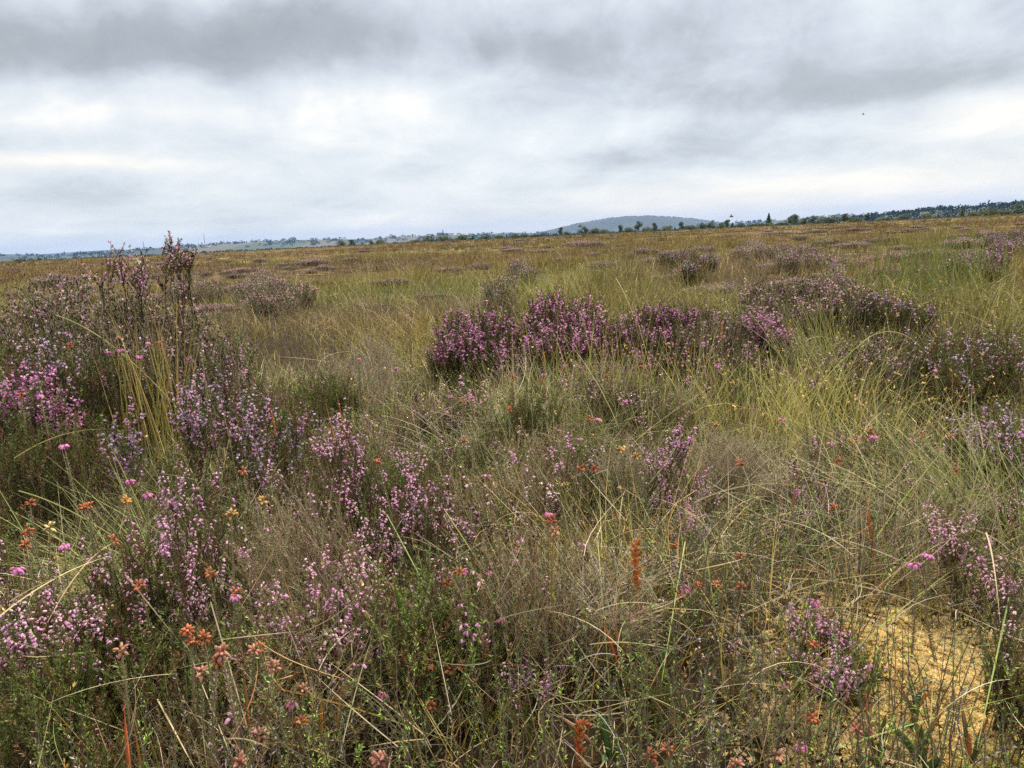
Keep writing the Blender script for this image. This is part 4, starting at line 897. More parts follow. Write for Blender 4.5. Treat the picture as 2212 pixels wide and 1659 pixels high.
# --- centre and right foreground
shrub('bell heather with pale bells low in the middle of the foreground', 'bell', [(1090, 1285, 1.05, .03, {'fl': .9}), (1060, 1330, 1.02, .03, {'fl': .8}), (1020, 1345, 1.02, .03, {'fl': .8}), (1140, 1250, 1.1, .03, {'st': 'bud'}), (1105, 1340, 1.0, .035)], dens=1.6, fl=.7)
shrub('bell heather with the brightest pink nodding bells, foreground middle', 'bell', [(1170, 1305, 1.02, .028, {'fl': 1, 'dens': 1.6}), (1205, 1310, 1.02, .025, {'fl': .9}), (1235, 1340, 1.0, .04, {'st': 'bud', 'fl': .5}), (1190, 1370, .98, .04, {'fl': .15})], dens=1.6, fl=.8)
shrub('dark bell heather with scattered bells at the bottom, right of the long blades', 'bell', [(1055, 1475, .92, .03, {'fl': .8}), (1120, 1500, .9, .03, {'fl': .6}), (1165, 1525, .88, .03, {'fl': .8}), (1120, 1545, .87, .03, {'fl': .6}), (1080, 1420, .95, .05, {'fl': .2}), (1200, 1470, .93, .04, {'fl': .4})], dens=1.3)
shrub('small bell heather sprig right of the pink nodding bells', 'bud', [(1215, 1215, 1.15, .03), (1265, 1255, 1.12, .03), (1290, 1245, 1.12, .025), (1255, 1195, 1.2, .02)], dens=1.3, fl=.4)
shrub('upright twin-spiked bell heather on a leaning dead branch, centre right', 'bell', [(1462, 905, 1.5, .014, {'dens': 4, 'fl': 1}), (1480, 912, 1.5, .014, {'dens': 4, 'fl': 1}), (1420, 960, 1.48, .04, {'fl': .5}), (1455, 975, 1.45, .035, {'fl': .4}), (1510, 960, 1.5, .05, {'st': 'bellgy', 'fl': .05}), (1560, 915, 1.55, .05, {'st': 'bellgy', 'fl': .03})], base=(1335, 1.60), dens=.7)
shrub('bell heather with a broad lilac-pink head on woody stems, right of centre', 'bell', [(1490, 1005, 1.5, .03, {'dens': 1.8, 'fl': .9}), (1455, 1035, 1.47, .03, {'dens': 1.5, 'fl': .9}), (1500, 1050, 1.45, .03, {'dens': 1.4, 'fl': .9}), (1425, 1030, 1.48, .022, {'dens': 1.6, 'fl': .9}), (1530, 1040, 1.45, .03, {'fl': .7}), (1570, 1030, 1.5, .045, {'st': 'bellgy', 'fl': 0})], base=(1420, 1.6), dens=.8)
shrub('pink bell heather tuft just beneath the broad lilac-pink head', 'bell', [(1485, 1090, 1.4, .025, {'dens': 2.2, 'fl': 1}), (1515, 1105, 1.4, .022, {'dens': 1.8, 'fl': 1}), (1460, 1110, 1.38, .02, {'dens': 1.5, 'fl': .8})], base=(1420, 1.55), dens=1.2)
shrub('gnarled grey heather with mostly bare forked branches in the middle', 'bare', [(1300, 935, 1.7, .10), (1240, 960, 1.65, .09), (1390, 930, 1.7, .09), (1150, 1000, 1.6, .07), (1340, 1010, 1.55, .08), (1180, 1080, 1.45, .07)], base=(1360, 1.62), dens=1.25)
shrub('pale silvery dead heather fanning up right of the gnarled branches', 'bare', [(1590, 895, 1.8, .07), (1560, 930, 1.75, .07), (1630, 930, 1.8, .07), (1650, 1000, 1.65, .05), (1690, 980, 1.7, .05), (1600, 980, 1.65, .07), (1540, 880, 1.85, .06)], base=(1530, 1.65), dens=1.6)
shrub('small bell heather with lilac heads left of the gnarled branches', 'bell', [(1115, 940, 1.9, .03, {'fl': .9}), (1185, 925, 1.95, .04, {'fl': .35}), (1225, 1015, 1.6, .03, {'fl': .3}), (1380, 985, 1.6, .03, {'fl': .5}), (1225, 960, 1.7, .025, {'fl': .7})], dens=1.4)
shrub('bronze bell heather standing by itself between the gnarled stems and the long blades', 'bud', [(1235, 1075, 1.42, .035), (1215, 1110, 1.38, .04), (1260, 1105, 1.4, .04)], dens=1.5, fl=.4)
shrub('green leafy heather without flowers in the middle, left of the gnarled branches', 'bellg', [(1010, 960, 1.9, .05), (1050, 915, 2.1, .05), (975, 1000, 1.75, .05), (1050, 1000, 1.75, .06), (1000, 1060, 1.6, .07), (1060, 1100, 1.5, .07)], dens=1.3, fl=.03)
shrub('dark green heather under the arching bell heather branches', 'bellg', [(960, 1140, 1.4, .08), (1020, 1170, 1.35, .08), (940, 1210, 1.25, .07), (1080, 1190, 1.3, .06)], dens=1.2, fl=.02)
shrub('bell heather with pale pink buds in the right middle, beside the dead fan', 'bud', [(1720, 990, 1.75, .05), (1690, 1020, 1.65, .05), (1760, 1010, 1.65, .05), (1700, 1060, 1.55, .05), (1740, 1060, 1.55, .06), (1800, 1030, 1.6, .05)], dens=1.5, fl=.75)
shrub('dark bell heather with dense pale bells below the pale pink buds', 'bud', [(1780, 1055, 1.5, .04, {'fl': .9}), (1745, 1090, 1.45, .045), (1690, 1100, 1.42, .045), (1820, 1070, 1.5, .04, {'fl': .6}), (1770, 1130, 1.38, .05, {'fl': .3})], dens=1.5, fl=.7)
shrub('brown bell heather with faded buds right of the pale-budded pair', 'bud', [(1900, 1010, 1.7, .06, {'fl': .3}), (1950, 990, 1.75, .05), (2000, 1010, 1.65, .05), (1930, 1060, 1.5, .06, {'fl': .3}), (1990, 1060, 1.5, .05)], dens=1.2, fl=.5)
shrub('thin bell heather with a few bright bells in the grass at the right', 'bell', [(1870, 920, 2.1, .04), (1830, 925, 2.1, .04), (1770, 940, 2.0, .05), (1920, 900, 2.2, .05)], dens=1.2, fl=.3)
shrub('bell heather with small pale bells near the right edge, below the lilac spray', 'bud', [(2120, 1040, 1.6, .05), (2170, 1060, 1.5, .05), (2080, 1060, 1.5, .04), (2195, 1040, 1.55, .03, {'fl': .9})], dens=1.2, fl=.5)
shrub('tall reddish bell heather with a lilac head near the right edge', 'bell', [(2055, 1100, 1.26, .014, {'dens': 3, 'fl': 1}), (2070, 1130, 1.24, .014, {'dens': 2, 'fl': .8}), (2090, 1170, 1.2, .02, {'fl': .3}), (2140, 1180, 1.2, .018, {'fl': .7}), (2170, 1215, 1.16, .016, {'fl': .9, 'dens': 2})], base=(2110, 1.22), dens=.45)
shrub('dark bell heather leaning in from the right edge, lower right', 'bud', [(2200, 1250, 1.0, .03), (2190, 1300, .98, .03, {'fl': .6}), (2205, 1360, .95, .04, {'st': 'bellg', 'fl': 0}), (2195, 1400, .95, .04, {'st': 'bellg', 'fl': 0}), (2160, 1420, .97, .035, {'st': 'bellg', 'fl': .02})], dens=1.4)
shrub('bell heather with lilac heads leaning over the left of the golden moss', 'bell', [(1735, 1345, 1.02, .018, {'dens': 3, 'fl': 1}), (1760, 1365, 1.0, .02, {'dens': 2, 'fl': 1}), (1790, 1365, 1.0, .02, {'dens': 2, 'fl': .9}), (1815, 1400, .98, .02, {'fl': .9}), (1610, 1345, 1.03, .022, {'st': 'bud', 'fl': .2}), (1830, 1430, .97, .03, {'st': 'bud', 'fl': .6})], base=(1730, .98), dens=1.3)
shrub('bell heather with a long lilac spike in front of the golden moss', 'bell', [(1795, 1465, .92, .014, {'dens': 3, 'fl': 1}), (1815, 1480, .91, .014, {'dens': 3, 'fl': 1}), (1780, 1500, .9, .02, {'fl': .9}), (1720, 1440, .94, .03, {'fl': .5}), (1700, 1490, .9, .03, {'fl': .3}), (1860, 1440, .95, .03, {'st': 'bellg', 'fl': .05}), (1880, 1470, .93, .03, {'st': 'bellg', 'fl': .05})], base=(1760, .9), dens=1.2)
shrub('grey dead heather twigs at the bottom, left of the golden moss', 'bare', [(1650, 1400, .95, .04), (1700, 1550, .84, .03), (1600, 1480, .9, .04), (1640, 1590, .82, .04), (1740, 1590, .82, .03)], dens=1.2)
shrub('bell heather with a pair of small heads between the orange spike and the moss', 'bud', [(1440, 1220, 1.18, .02, {'fl': 1, 'dens': 2}), (1465, 1225, 1.18, .018, {'fl': 1, 'dens': 2}), (1465, 1245, 1.15, .025, {'fl': .9}), (1400, 1210, 1.2, .02, {'fl': .7})], dens=1.5, fl=.8)
shrub('reddish dry bell heather below the gnarled branches', 'bell', [(1320, 1080, 1.45, .04), (1300, 1130, 1.38, .04), (1350, 1190, 1.28, .03)], dens=1.2, fl=.05)
shrub('dark brown-leaved heather at the bottom right of the middle', 'bud', [(1560, 1440, .95, .04), (1500, 1420, .97, .04), (1530, 1500, .9, .04), (1580, 1560, .86, .04)], dens=1.1, fl=.12)
shrub('grey-green heather at the bottom, between the rust heads left of centre', 'bellgy', [(640, 1500, .9, .05), (740, 1520, .88, .05), (600, 1590, .84, .04), (700, 1610, .82, .05), (880, 1500, .9, .05), (930, 1580, .85, .05)], dens=1.2, fl=.03)
shrub('green leafy heather at the bottom edge, left of the bright orange spike', 'bellg', [(990, 1560, .86, .05), (1060, 1620, .82, .05), (880, 1630, .81, .04), (1130, 1640, .81, .04)], dens=1.1, fl=.06)
shrub('green leafy heather at the bottom edge, right of the bright orange spike', 'bellg', [(1370, 1560, .86, .05), (1440, 1600, .83, .05), (1350, 1450, .94, .04), (1480, 1350, 1.03, .045)], dens=1.1, fl=.04)
shrub('short heather with whitish pink tips at the bottom edge left of centre', 'bud', [(530, 1640, .8, .03), (480, 1630, .81, .03), (560, 1625, .82, .02)], dens=1.6, fl=.9)

# ------------------------------------------------------------------ cross-leaved heath: leafy stem with a head of bells
RUST = (.38, .125, .055); RPINK = (.42, .20, .14); CPINK = (.68, .26, .52)
def heath(px, py, d, col, label, hl=.17, k=9, leafc=(.10, .13, .045), fs=1.0, lean=0.0, group='cross-leaved heath stems with flower heads'):
    T = at(px, py, d); bx, by = T[0] + lean * .1 + U(-.02, .02), T[1] + U(-.02, .03); B = v3([bx, by, float(H(bx, by)) - .01])
    if T[2] - B[2] > hl + .1 and d < 1.5: pass
    if T[2] < B[2] + .05: T[2] = B[2] + .05
    t = np.linspace(0, 1, 7)[:, None]; P = (lerp(B, T, t) + np.sin(t * 3.1) * v3([U(-.012, .012), U(-.012, .012), 0]))[None]
    r = empty('cross_leaved_heath', B); tag(r, label, 'heath', group)
    lod = 1 if d < 1.6 else 1.5
    m = MB(); tubes(m, P, np.array([[.0016, .0015, .0014, .0013, .0012, .001, .0008]]) * lod, (.26, .17, .12), 4); link('stem', m.mesh('stem', M_wood, B), r)
    Lh = np.linalg.norm(T - B); nl = int(Lh / .0042 / lod) * 4; m = MB(); tt = np.repeat(np.arange(nl // 4) / (nl / 4), 4) * .93 + .02
    p, dd = sample(P, np.zeros(nl, int), tt); an = np.tile(np.arange(4) * np.pi / 2, nl // 4) + np.repeat(np.arange(nl // 4) * .78, 4)
    D = np.stack([np.cos(an), np.sin(an), np.full(nl, .75)], 1)
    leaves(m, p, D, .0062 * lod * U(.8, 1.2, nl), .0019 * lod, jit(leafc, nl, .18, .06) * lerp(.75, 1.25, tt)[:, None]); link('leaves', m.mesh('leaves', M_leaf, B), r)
    m = MB(); n = int(k * 1.3); an = np.arange(n) * 2.4; q = np.arange(n) / n
    pk = col is CPINK
    D = np.stack([np.cos(an) * (.95 - .4 * q), np.sin(an) * (.95 - .4 * q), (U(-1.3, -.2, n) if pk else U(-.9, .5, n) + q * 1.3 - .3)], 1) * U(.6, 1.2, (n, 1))
    dry = col is not CPINK
    c = jit(col, n, .16, .06); spindles(m, T + D * .0032 * fs + np.array([0, 0, .002]), D, .0072 * fs * lod ** .5 * U(.85, 1.1, n), .0043 * fs * lod ** .5, c, ((0, .3), (.3, 1.0), (.7, .85), (1, .35)) if dry else ((0, .3), (.3, 1.0), (.65, 1.0), (1, .5)), 6, rootc=(.30, .12, .07))
    link('flower_head', m.mesh('flower_head', M_dry if dry else M_flow, B), r)
    return r
for q in [
 (1190, 1127, 1.02, RUST, 'tall yellowing heath stem with a rust head, standing in the centre foreground', .17, 10, (.30, .24, .06)),
 (1197, 1152, 1.01, RPINK, 'second rust head close under the tall yellowing stem in the centre', .17, 8, (.30, .24, .06)),
 (992, 1238, 1.10, RUST, 'starry rust heath head on a pale stem, right of the broad green leaf', .17, 12),
 (965, 1264, 1.10, RUST, 'drooping rust heath head just left of the starry one', .17, 12),
 (1038, 1275, 1.15, RUST, 'small rust heath head right of the starry one', .17, 8),
 (1120, 1192, 1.25, RPINK, 'pinkish rust heath head left of the tall yellowing stem, lower one', .17, 9),
 (1118, 1182, 1.27, RUST, 'small rust tuft of heath left of the tall yellowing stem, upper one', .17, 7),
 (1085, 1218, 1.2, RPINK, 'rust heath head low between the starry head and the yellowing stem', .17, 9),
 (478, 1412, .88, RPINK, 'large blurred dusty-red heath head on a scaly forked stem, lower left', .17, 14, (.30, .24, .17), 1.1),
 (470, 1432, .88, RUST, 'second dusty-red head under the large blurred one, lower left', .17, 9, (.30, .24, .17)),
 (405, 1365, .95, RUST, 'drooping orange heath head beside a lilac bell, left foreground', .17, 10),
 (440, 1382, .95, RUST, 'hanging orange heath head right of the drooping one, left foreground', .17, 9),
 (418, 1390, .95, RUST, 'orange heath head hanging lowest of the trio in the left foreground', .17, 9),
 (262, 1407, .95, RPINK, 'tiny pale rust heath head alone in the grey-green shoots, lower left', .17, 6),
 (437, 1455, .90, RPINK, 'star-shaped faded heath head left of the forked scaly stem', .17, 7),
 (548, 1408, .92, RPINK, 'round rust heath head at the right of the forked scaly stem', .17, 9),
 (510, 1285, 1.05, RUST, 'red heath head tucked in the grey branches left of centre', .17, 8),
 (302, 1270, 1.12, RUST, 'dark rust heath head among the green bell heather at the left', .17, 8),
 (455, 1242, 1.10, RUST, 'rust heath head below the nodding pink heather head', .17, 8),
 (590, 1445, .90, RPINK, 'upright dusty heath head with a pale stem, bottom left of centre', .17, 12, (.24, .20, .12)),
 (655, 1492, .90, RPINK, 'fading three-bell heath head above a bright magenta bell', .17, 7),
 (650, 1562, .88, RUST, 'flat dark rust heath head beneath the magenta bell, bottom left of centre', .17, 11),
 (560, 1403, .97, RUST, 'rust heath head behind the upright dusty head', .17, 9),
 (820, 1642, .80, RPINK, 'broad salmon-red heath head cut by the bottom edge', .17, 18, (.24, .20, .10), 1.25),
 (520, 1650, .78, RPINK, 'pale reddish heath head at the bottom edge left of the salmon one', .17, 10),
 (925, 1440, .96, RUST, 'knobbly rust heath head left of its twin near the long green blade', .17, 10),
 (997, 1440, .96, RUST, 'knobbly rust heath head right of its twin near the long green blade', .17, 11),
 (972, 1450, .96, RUST, 'small rust head between the two knobbly twins', .17, 8),
 (930, 1525, .90, RUST, 'rust heath head under the long green blade, bottom centre', .17, 10),
 (1405, 1638, .80, RUST, 'rust heath head at the bottom edge right of the orange spike', .17, 12),
 (1590, 1655, .78, RPINK, 'round dusty heath head at the bottom edge left of the moss', .17, 14),
 (1262, 1585, .86, RUST, 'dark rust heath head hidden right beside the bright orange spike', .17, 8),
 (1392, 1325, 1.05, RPINK, 'small salmon heath head above a pair of leafy shoots, centre right', .17, 7),
 (1360, 1338, 1.05, RPINK, 'dull pink heath bud on an upright leafy shoot left of the salmon head', .17, 6),
 (1510, 1270, 1.12, RUST, 'spreading orange-rust heath head right of the magenta bell', .17, 10),
 (1545, 1265, 1.15, RUST, 'smaller rust heath head right of the spreading one', .17, 7),
 (1470, 1290, 1.10, RUST, 'pale rust heath head left below the magenta bell', .17, 9),
 (1598, 1205, 1.25, RUST, 'rust heath head on the upper right of the orange-rust pair', .17, 7),
 (1600, 1270, 1.15, RUST, 'tiny rust heath head right of the orange-rust pair', .17, 6),
 (1455, 1180, 1.30, RUST, 'rust heath head among the gnarled heather stems', .17, 8),
 (1255, 1015, 1.60, RUST, 'left of two matching rust heads left of the gnarled branches', .17, 9),
 (1285, 1014, 1.60, RUST, 'right of two matching rust heads left of the gnarled branches', .17, 9),
 (1598, 1002, 1.65, RUST, 'orange heath head at the top right of the broad lilac-pink heather', .17, 9),
 (1800, 1100, 1.40, RUST, 'vivid orange-red heath head beneath the pale-budded heather', .17, 10),
 (1810, 1000, 1.70, RUST, 'orange heath head above the pale-budded heather at the right', .17, 7),
 (1840, 958, 2.00, RUST, 'small orange heath head in the grass, left of the magenta heath bells at the right', .17, 8),
 (1880, 935, 2.10, RUST, 'rust heath head in the right-hand grass, the highest of its cluster', .17, 8),
 (1875, 950, 2.05, RPINK, 'rust heath head in the right-hand grass, just under the highest one', .17, 9),
 (1990, 940, 2.05, RUST, 'rust heath head left of the bright lilac spray', .17, 7),
 (2055, 942, 2.10, RUST, 'rust heath head in the grass touching the lilac spray', .17, 7),
 (2065, 1020, 1.70, RUST, 'dark rust heath head below the lilac spray at the right', .17, 9),
 (1755, 1395, 1.00, RUST, 'red heath head left above the golden moss', .17, 8),
 (1755, 1555, .86, RUST, 'round brick-red heath head in front of the moss, near the bottom', .17, 9),
 (1850, 1582, .86, RPINK, 'pink-brown heath head over the golden moss', .17, 9),
 (1855, 1560, .88, RPINK, 'pale rust heath head over the golden moss, above the pink-brown one', .17, 8),
 (1680, 1637, .80, RPINK, 'reddish heath head near the bottom edge left of the moss', .17, 9),
 (1440, 1640, .82, RUST, 'small rust heath head at the bottom right of the green leafy heather', .17, 6),
 (60, 1150, 1.15, RUST, 'brown-orange heath head at the left edge, upper of a pair', .17, 9),
 (55, 1180, 1.20, RUST, 'brown-orange heath head at the left edge, lower of a pair', .17, 8),
 (65, 1090, 1.40, RUST, 'pale orange heath head high at the left edge', .17, 7),
 (180, 1100, 1.25, RUST, 'rust heath head above the reddish green heather, right of the yellow tufts', .17, 7),
 (190, 1095, 1.28, RUST, 'rust heath head leaning over the grass at the left', .17, 6),
 (245, 1170, 1.22, RUST, 'rust heath head beside lilac bells at the left', .17, 6),
 (272, 1085, 1.35, (.55, .28, .06), 'orange-brown heath head above the left-hand grass fan', .17, 9),
 (525, 1020, 1.35, RUST, 'small orange head left of the big spreading bush', .17, 6),
 (815, 1000, 1.35, RUST, 'rust head hidden at the right top of the big spreading bush', .17, 6),
 (1545, 920, 1.9, (.40, .26, .10), 'tawny head behind the silvery dead heather', .17, 7),
 (1375, 990, 1.6, (.42, .26, .09), 'tawny yellow head above the gnarled stems', .17, 8),
 (1340, 975, 1.65, (.42, .26, .09), 'tawny yellow head left of the other tawny one above the gnarled stems', .17, 8),
 (1220, 1050, 1.5, (.42, .28, .11), 'tawny star head left of the gnarled stems', .17, 7),
 (500, 1115, 1.10, (.42, .26, .09), 'tawny yellow star head right of the nodding pink heather', .17, 9),
 (568, 1085, 1.12, (.42, .26, .09), 'tawny star head on top of the grey branches left of centre', .17, 8),
 (108, 1142, 1.2, (.50, .43, .19), 'pale yellow tuft at the left edge beside the rust pair', .17, 7),
 (1110, 815, 2.6, RUST, 'rust heath head in front of the dark hollow, leftmost there', .17, 8),
 (1165, 825, 2.55, RUST, 'rust heath head in front of the dark hollow, second from the left', .17, 8),
 (1215, 800, 2.7, RUST, 'small rust head against the dark hollow, in the middle', .17, 7),
 (1275, 905, 2.2, RUST, 'orange heath head on the pale grass hummock', .17, 8),
 (1310, 815, 2.6, RUST, 'rust heath head against the dark hollow, right of the middle', .17, 9),
 (1385, 795, 2.75, RUST, 'rust heath head against the dark base of the large clump', .17, 8),
 (1485, 760, 3.0, RUST, 'rust heath head in front of the right part of the large clump', .17, 9),
 (1000, 865, 2.4, RPINK, 'reddish pink heath head at the left end of the dark hollow', .17, 11),
 (1000, 955, 1.9, RUST, 'rust heath head left of the green leafy heather in the middle', .17, 7),
 (1100, 885, 2.2, RUST, 'rust heath head at the left of the pale hummock', .17, 7),
 (150, 748, 2.5, RUST, 'rust head below the left-edge heather shrubs', .17, 8),
 (345, 745, 2.6, RUST, 'rust head beside the tops of the tall rushes', .17, 8),
 (560, 1590, .84, RPINK, 'faded heath head near the bottom left among grey-green shoots', .17, 8),
 (45, 855, 2.0, RUST, 'orange head at the left edge under the bright pink cushion', .17, 6),
]: heath(*q)
for q in [
 (86, 853, 2.0, CPINK, 'magenta heath bells on a single stem at the left edge below the pink cushion', .17, 9),
 (138, 962, 1.75, CPINK, 'pale pink heath head above the dark rushes at the left', .17, 10),
 (280, 1038, 1.45, CPINK, 'pink heath head over the grass left of the nodding heather', .17, 8),
 (318, 1068, 1.35, CPINK, 'pink heath head right next to an orange one, left of the nodding heather', .17, 8),
 (36, 1228, 1.12, CPINK, 'magenta heath bells at the left edge above the low bush', .17, 9),
 (138, 1178, 1.2, CPINK, 'pink heath bells above the reddish green heather at the left', .17, 8),
 (632, 1520, .90, CPINK, 'vivid magenta hanging bells near the bottom, left of centre', .17, 8),
 (825, 1497, .92, CPINK, 'small magenta bell beside the lilac heather head, bottom centre', .17, 5),
 (505, 1287, 1.04, CPINK, 'deep pink heath bell in the grey branches left of centre', .17, 7),
 (1000, 1233, 1.2, CPINK, 'pink heath bells behind the starry rust head', .17, 7),
 (1085, 1338, 1.0, CPINK, 'bright magenta bell in the middle foreground heather', .17, 6),
 (1055, 1237, 1.2, CPINK, 'soft pink heath head right of the starry rust head', .17, 10),
 (1480, 1269, 1.08, CPINK, 'vivid magenta bell standing clear at the centre right', .17, 6),
 (1185, 1108, 1.15, CPINK, 'pale pink bells just above the tall yellowing stem', .17, 8),
 (1760, 1299, 1.08, CPINK, 'magenta bells in the grass above the golden moss', .17, 8),
 (2008, 1200, 1.15, CPINK, 'magenta bell pair near the right edge, left of the tall reddish heather', .17, 8),
 (1975, 1218, 1.13, CPINK, 'pink heath head left below the magenta bell pair', .17, 8),
 (1795, 957, 2.0, CPINK, 'magenta upright bell in the grass at the right, left one', .17, 6),
 (1973, 950, 2.05, CPINK, 'magenta upright bell in the grass at the right, right one', .17, 6),
 (1888, 943, 1.98, CPINK, 'rosy spreading bells left of the upright magenta bell', .17, 12),
 (1725, 1060, 1.6, CPINK, 'small pink bell in the pale-budded heather', .17, 5),
 (1690, 905, 2.2, CPINK, 'pink bell in the yellow grass right of the dead fan', .17, 7),
 (1290, 905, 2.1, CPINK, 'pink bell on the grass hummock', .17, 7),
 (1350, 865, 2.3, CPINK, 'rose-red bells at the edge of the dark hollow', .17, 8),
 (1018, 858, 2.4, CPINK, 'pink bells beside the reddish head left of the dark hollow', .17, 8),
 (1220, 788, 2.7, CPINK, 'left pink bell against the dark hollow', .17, 6), (1255, 793, 2.7, CPINK, 'middle pink bell against the dark hollow', .17, 6),
 (1175, 808, 2.7, CPINK, 'pink bell low at the left of the dark hollow', .17, 6),
 (855, 795, 3.0, CPINK, 'red-pink bell alone in the grass left of the large clump', .17, 7),
 (775, 775, 3.2, CPINK, 'pink bell in the grass left of the large clump, further left', .17, 6),
 (880, 680, 4.6, CPINK, 'pink bell far back in the green grass left of the large clump', .17, 6),
 (970, 855, 2.6, CPINK, 'pink bell in the grass left of the reddish heath head', .17, 6),
 (1550, 790, 2.9, CPINK, 'magenta bell before the right end of the large clump', .17, 8),
 (1943, 785, 3.2, CPINK, 'pink bell in the olive heather at the right', .17, 8), (2020, 800, 3.2, CPINK, 'pink bell in the dark olive heather near the right edge', .17, 8),
 (260, 755, 2.5, CPINK, 'pink bell among straws below the tall sprigs, left one', .17, 8), (235, 760, 2.5, CPINK, 'pink bell among straws below the tall sprigs, far left one', .17, 8),
 (300, 770, 2.45, CPINK, 'pink bell among straws below the tall sprigs, right one', .17, 8), (320, 740, 2.6, CPINK, 'magenta bell beside the rush tops', .17, 6),
 (1700, 1480, .95, CPINK, 'lilac bells left of the long lilac spike', .17, 5), (1730, 1612, .84, CPINK, 'small magenta bell near the bottom, left of the moss', .17, 5),
]: heath(*q)

# ------------------------------------------------------------------ bog asphodel: orange seed spikes and sword leaves
def asphodel(px, py, d, Ls, label, n=19, col=(.46, .14, .04), up=.0):
    T = at(px, py, d); bx, by = T[0], T[1] - .01; B = v3([bx, by, float(H(bx, by))])
    r = empty('bog_asphodel', B); tag(r, label, 'asphodel', 'orange bog asphodel seed spikes')
    P = np.linspace(B, T, 6)[None]; P[:, 1:4] += rng.normal(0, .002, (1, 3, 3))
    m = MB(); tubes(m, P, np.array([[.0022, .002, .0019, .0018, .0015, .001]]), (.40, .20, .07), 5); link('stem', m.mesh('stem', M_dry, B), r)
    m = MB(); t = np.sqrt(U(0, 1, n)); t = 1 - np.linspace(0, 1, n) * Ls / np.linalg.norm(T - B); p, dd = sample(P, np.zeros(n, int), t)
    an = np.arange(n) * 2.4; D = np.stack([np.cos(an) * .62, np.sin(an) * .62, np.full(n, 1.0)], 1)
    spindles(m, p, D, .0145 * U(.85, 1.15, n), .0062, jit(col, n, .16, .06), POD, 6, rootc=(.45, .22, .06)); link('capsules', m.mesh('capsules', M_dry, B), r)
asphodel(1372, 1180, 1.08, .065, 'orange bog asphodel seed spike standing in the middle right of the foreground')
asphodel(1252, 1568, .84, .060, 'dark orange bog asphodel spike cut by the bottom edge of the view', 22, (.40, .11, .035))
asphodel(1705, 700, 4.2, .07, 'small distant orange bog asphodel spike left of the olive heather', 14)
asphodel(1175, 765, 3.6, .06, 'small orange bog asphodel spike left of the dark hollow in the grass', 12)
asphodel(1560, 700, 4.0, .08, 'thin yellow-orange bog asphodel spike before the right part of the large clump', 16, (.55, .28, .05))
def sword(px, py, d, items, label, base=None):
    """a fan of flat sword leaves; items = (tip px, tip py, range, width, base colour, tip colour)"""
    d0 = d; d = min(gat(px, py), d0); q = at(px, py, d); B = v3([q[0], q[1], float(H(q[0], q[1]))]) if base is None else base
    r = empty('bog_asphodel_leaves', B); tag(r, label, 'leaf tuft', 'sword-shaped bog asphodel leaves')
    for (tx, ty, td, w, cb, ct) in items:
        T = at(tx, ty, d + (td - d0) * .5 - .02); b0 = B + v3([U(-.012, .012), U(-.01, .01), -.005]); K = lerp(b0, T, .5) + v3([U(-.01, .01), 0, .018])
        m = MB(); t = np.linspace(0, 1, 13)[:, None]; p = (1 - t) ** 2 * b0 + 2 * t * (1 - t) * K + t * t * T
        dr = nrm(np.gradient(p, axis=0)); s = nrm(np.cross(dr, nrm(v3([0, -.3, CAMZ]) - p + rng.normal(0, .25, 3)))); up = np.cross(s, dr)
        ww = w * np.clip(np.sin(np.pi * np.clip(t * .93 + .07, 0, 1)) ** .55, .05, 1) * np.where(t > .7, 1 - (t - .7) / .3 * .93, 1)
        V = np.stack([p - s * ww / 2, p + up * ww * .12, p + s * ww / 2, p - up * ww * .02], 1)
        c = lerp(v3(cb), v3(ct), smooth(.35, .8, t)) * (1 + rng.normal(0, .06, (13, 1))); c = np.repeat(c, 4, 0)
        i = np.arange(12)[:, None] * 4; F = np.concatenate([np.stack([i[:, 0] + a, i[:, 0] + (a + 1) % 4, i[:, 0] + 4 + (a + 1) % 4, i[:, 0] + 4 + a], -1) for a in range(4)])
        m.add(V.reshape(-1, 3), F, c); link('leaf', m.mesh('leaf', M_grass, B, smooth_=True), r)
G1 = (.065, .13, .035); G2 = (.10, .17, .045); O1 = (.52, .14, .05); O2 = (.45, .20, .06); G3 = (.13, .19, .04)
sword(1890, 1650, .95, [(1868, 1480, 1.02, .005, (.40, .12, .07), O1), (1845, 1570, .95, .008, G1, G1), (1915, 1540, 1.0, .006, G1, G1), (1855, 1640, .9, .008, G1, G1)], 'green and coral sword leaves at the left front of the golden moss')
sword(1985, 1590, 1.02, [(1925, 1475, 1.06, .006, G1, (.35, .13, .09)), (1995, 1480, 1.04, .0075, G1, G1), (2018, 1488, 1.04, .006, O1, O1), (1960, 1465, 1.08, .004, (.12, .12, .05), (.1, .1, .05)), (1945, 1570, .98, .007, G2, G2)], 'upright green and red sword leaves in front of the golden moss')
sword(1990, 1645, .93, [(1905, 1555, .96, .009, G1, G2), (1990, 1560, .95, .008, G1, G1), (2050, 1520, 1.0, .006, G1, O2), (1985, 1560, .96, .006, G2, O2), (2040, 1640, .88, .010, G1, G1)], 'broad dark green sword leaves crossing at the bottom, lower right')
sword(2110, 1610, .97, [(2140, 1540, 1.0, .006, G1, O1), (2075, 1500, 1.03, .005, G1, (.35, .2, .1)), (2090, 1580, .97, .006, O2, O1)], 'small green leaves with one orange tip at the right of the moss')
sword(925, 1430, 1.05, [(845, 1235, 1.03, .0095, G3, G3), (960, 1440, 1.0, .004, O1, O1)], 'single broad yellow-green blade leaning over the heather left of centre')
sword(990, 1370, 1.1, [(1000, 1320, 1.1, .006, G1, G2), (1025, 1440, 1.0, .006, O1, O2)], 'short upright green blade right of the broad leaning blade')
sword(1440, 1480, 1.0, [(1430, 1375, 1.02, .010, G1, G2), (1400, 1500, .95, .008, G1, G1), (1350, 1400, 1.02, .006, G1, G1)], 'broad green blades in the lower middle right of the leafy shoots')
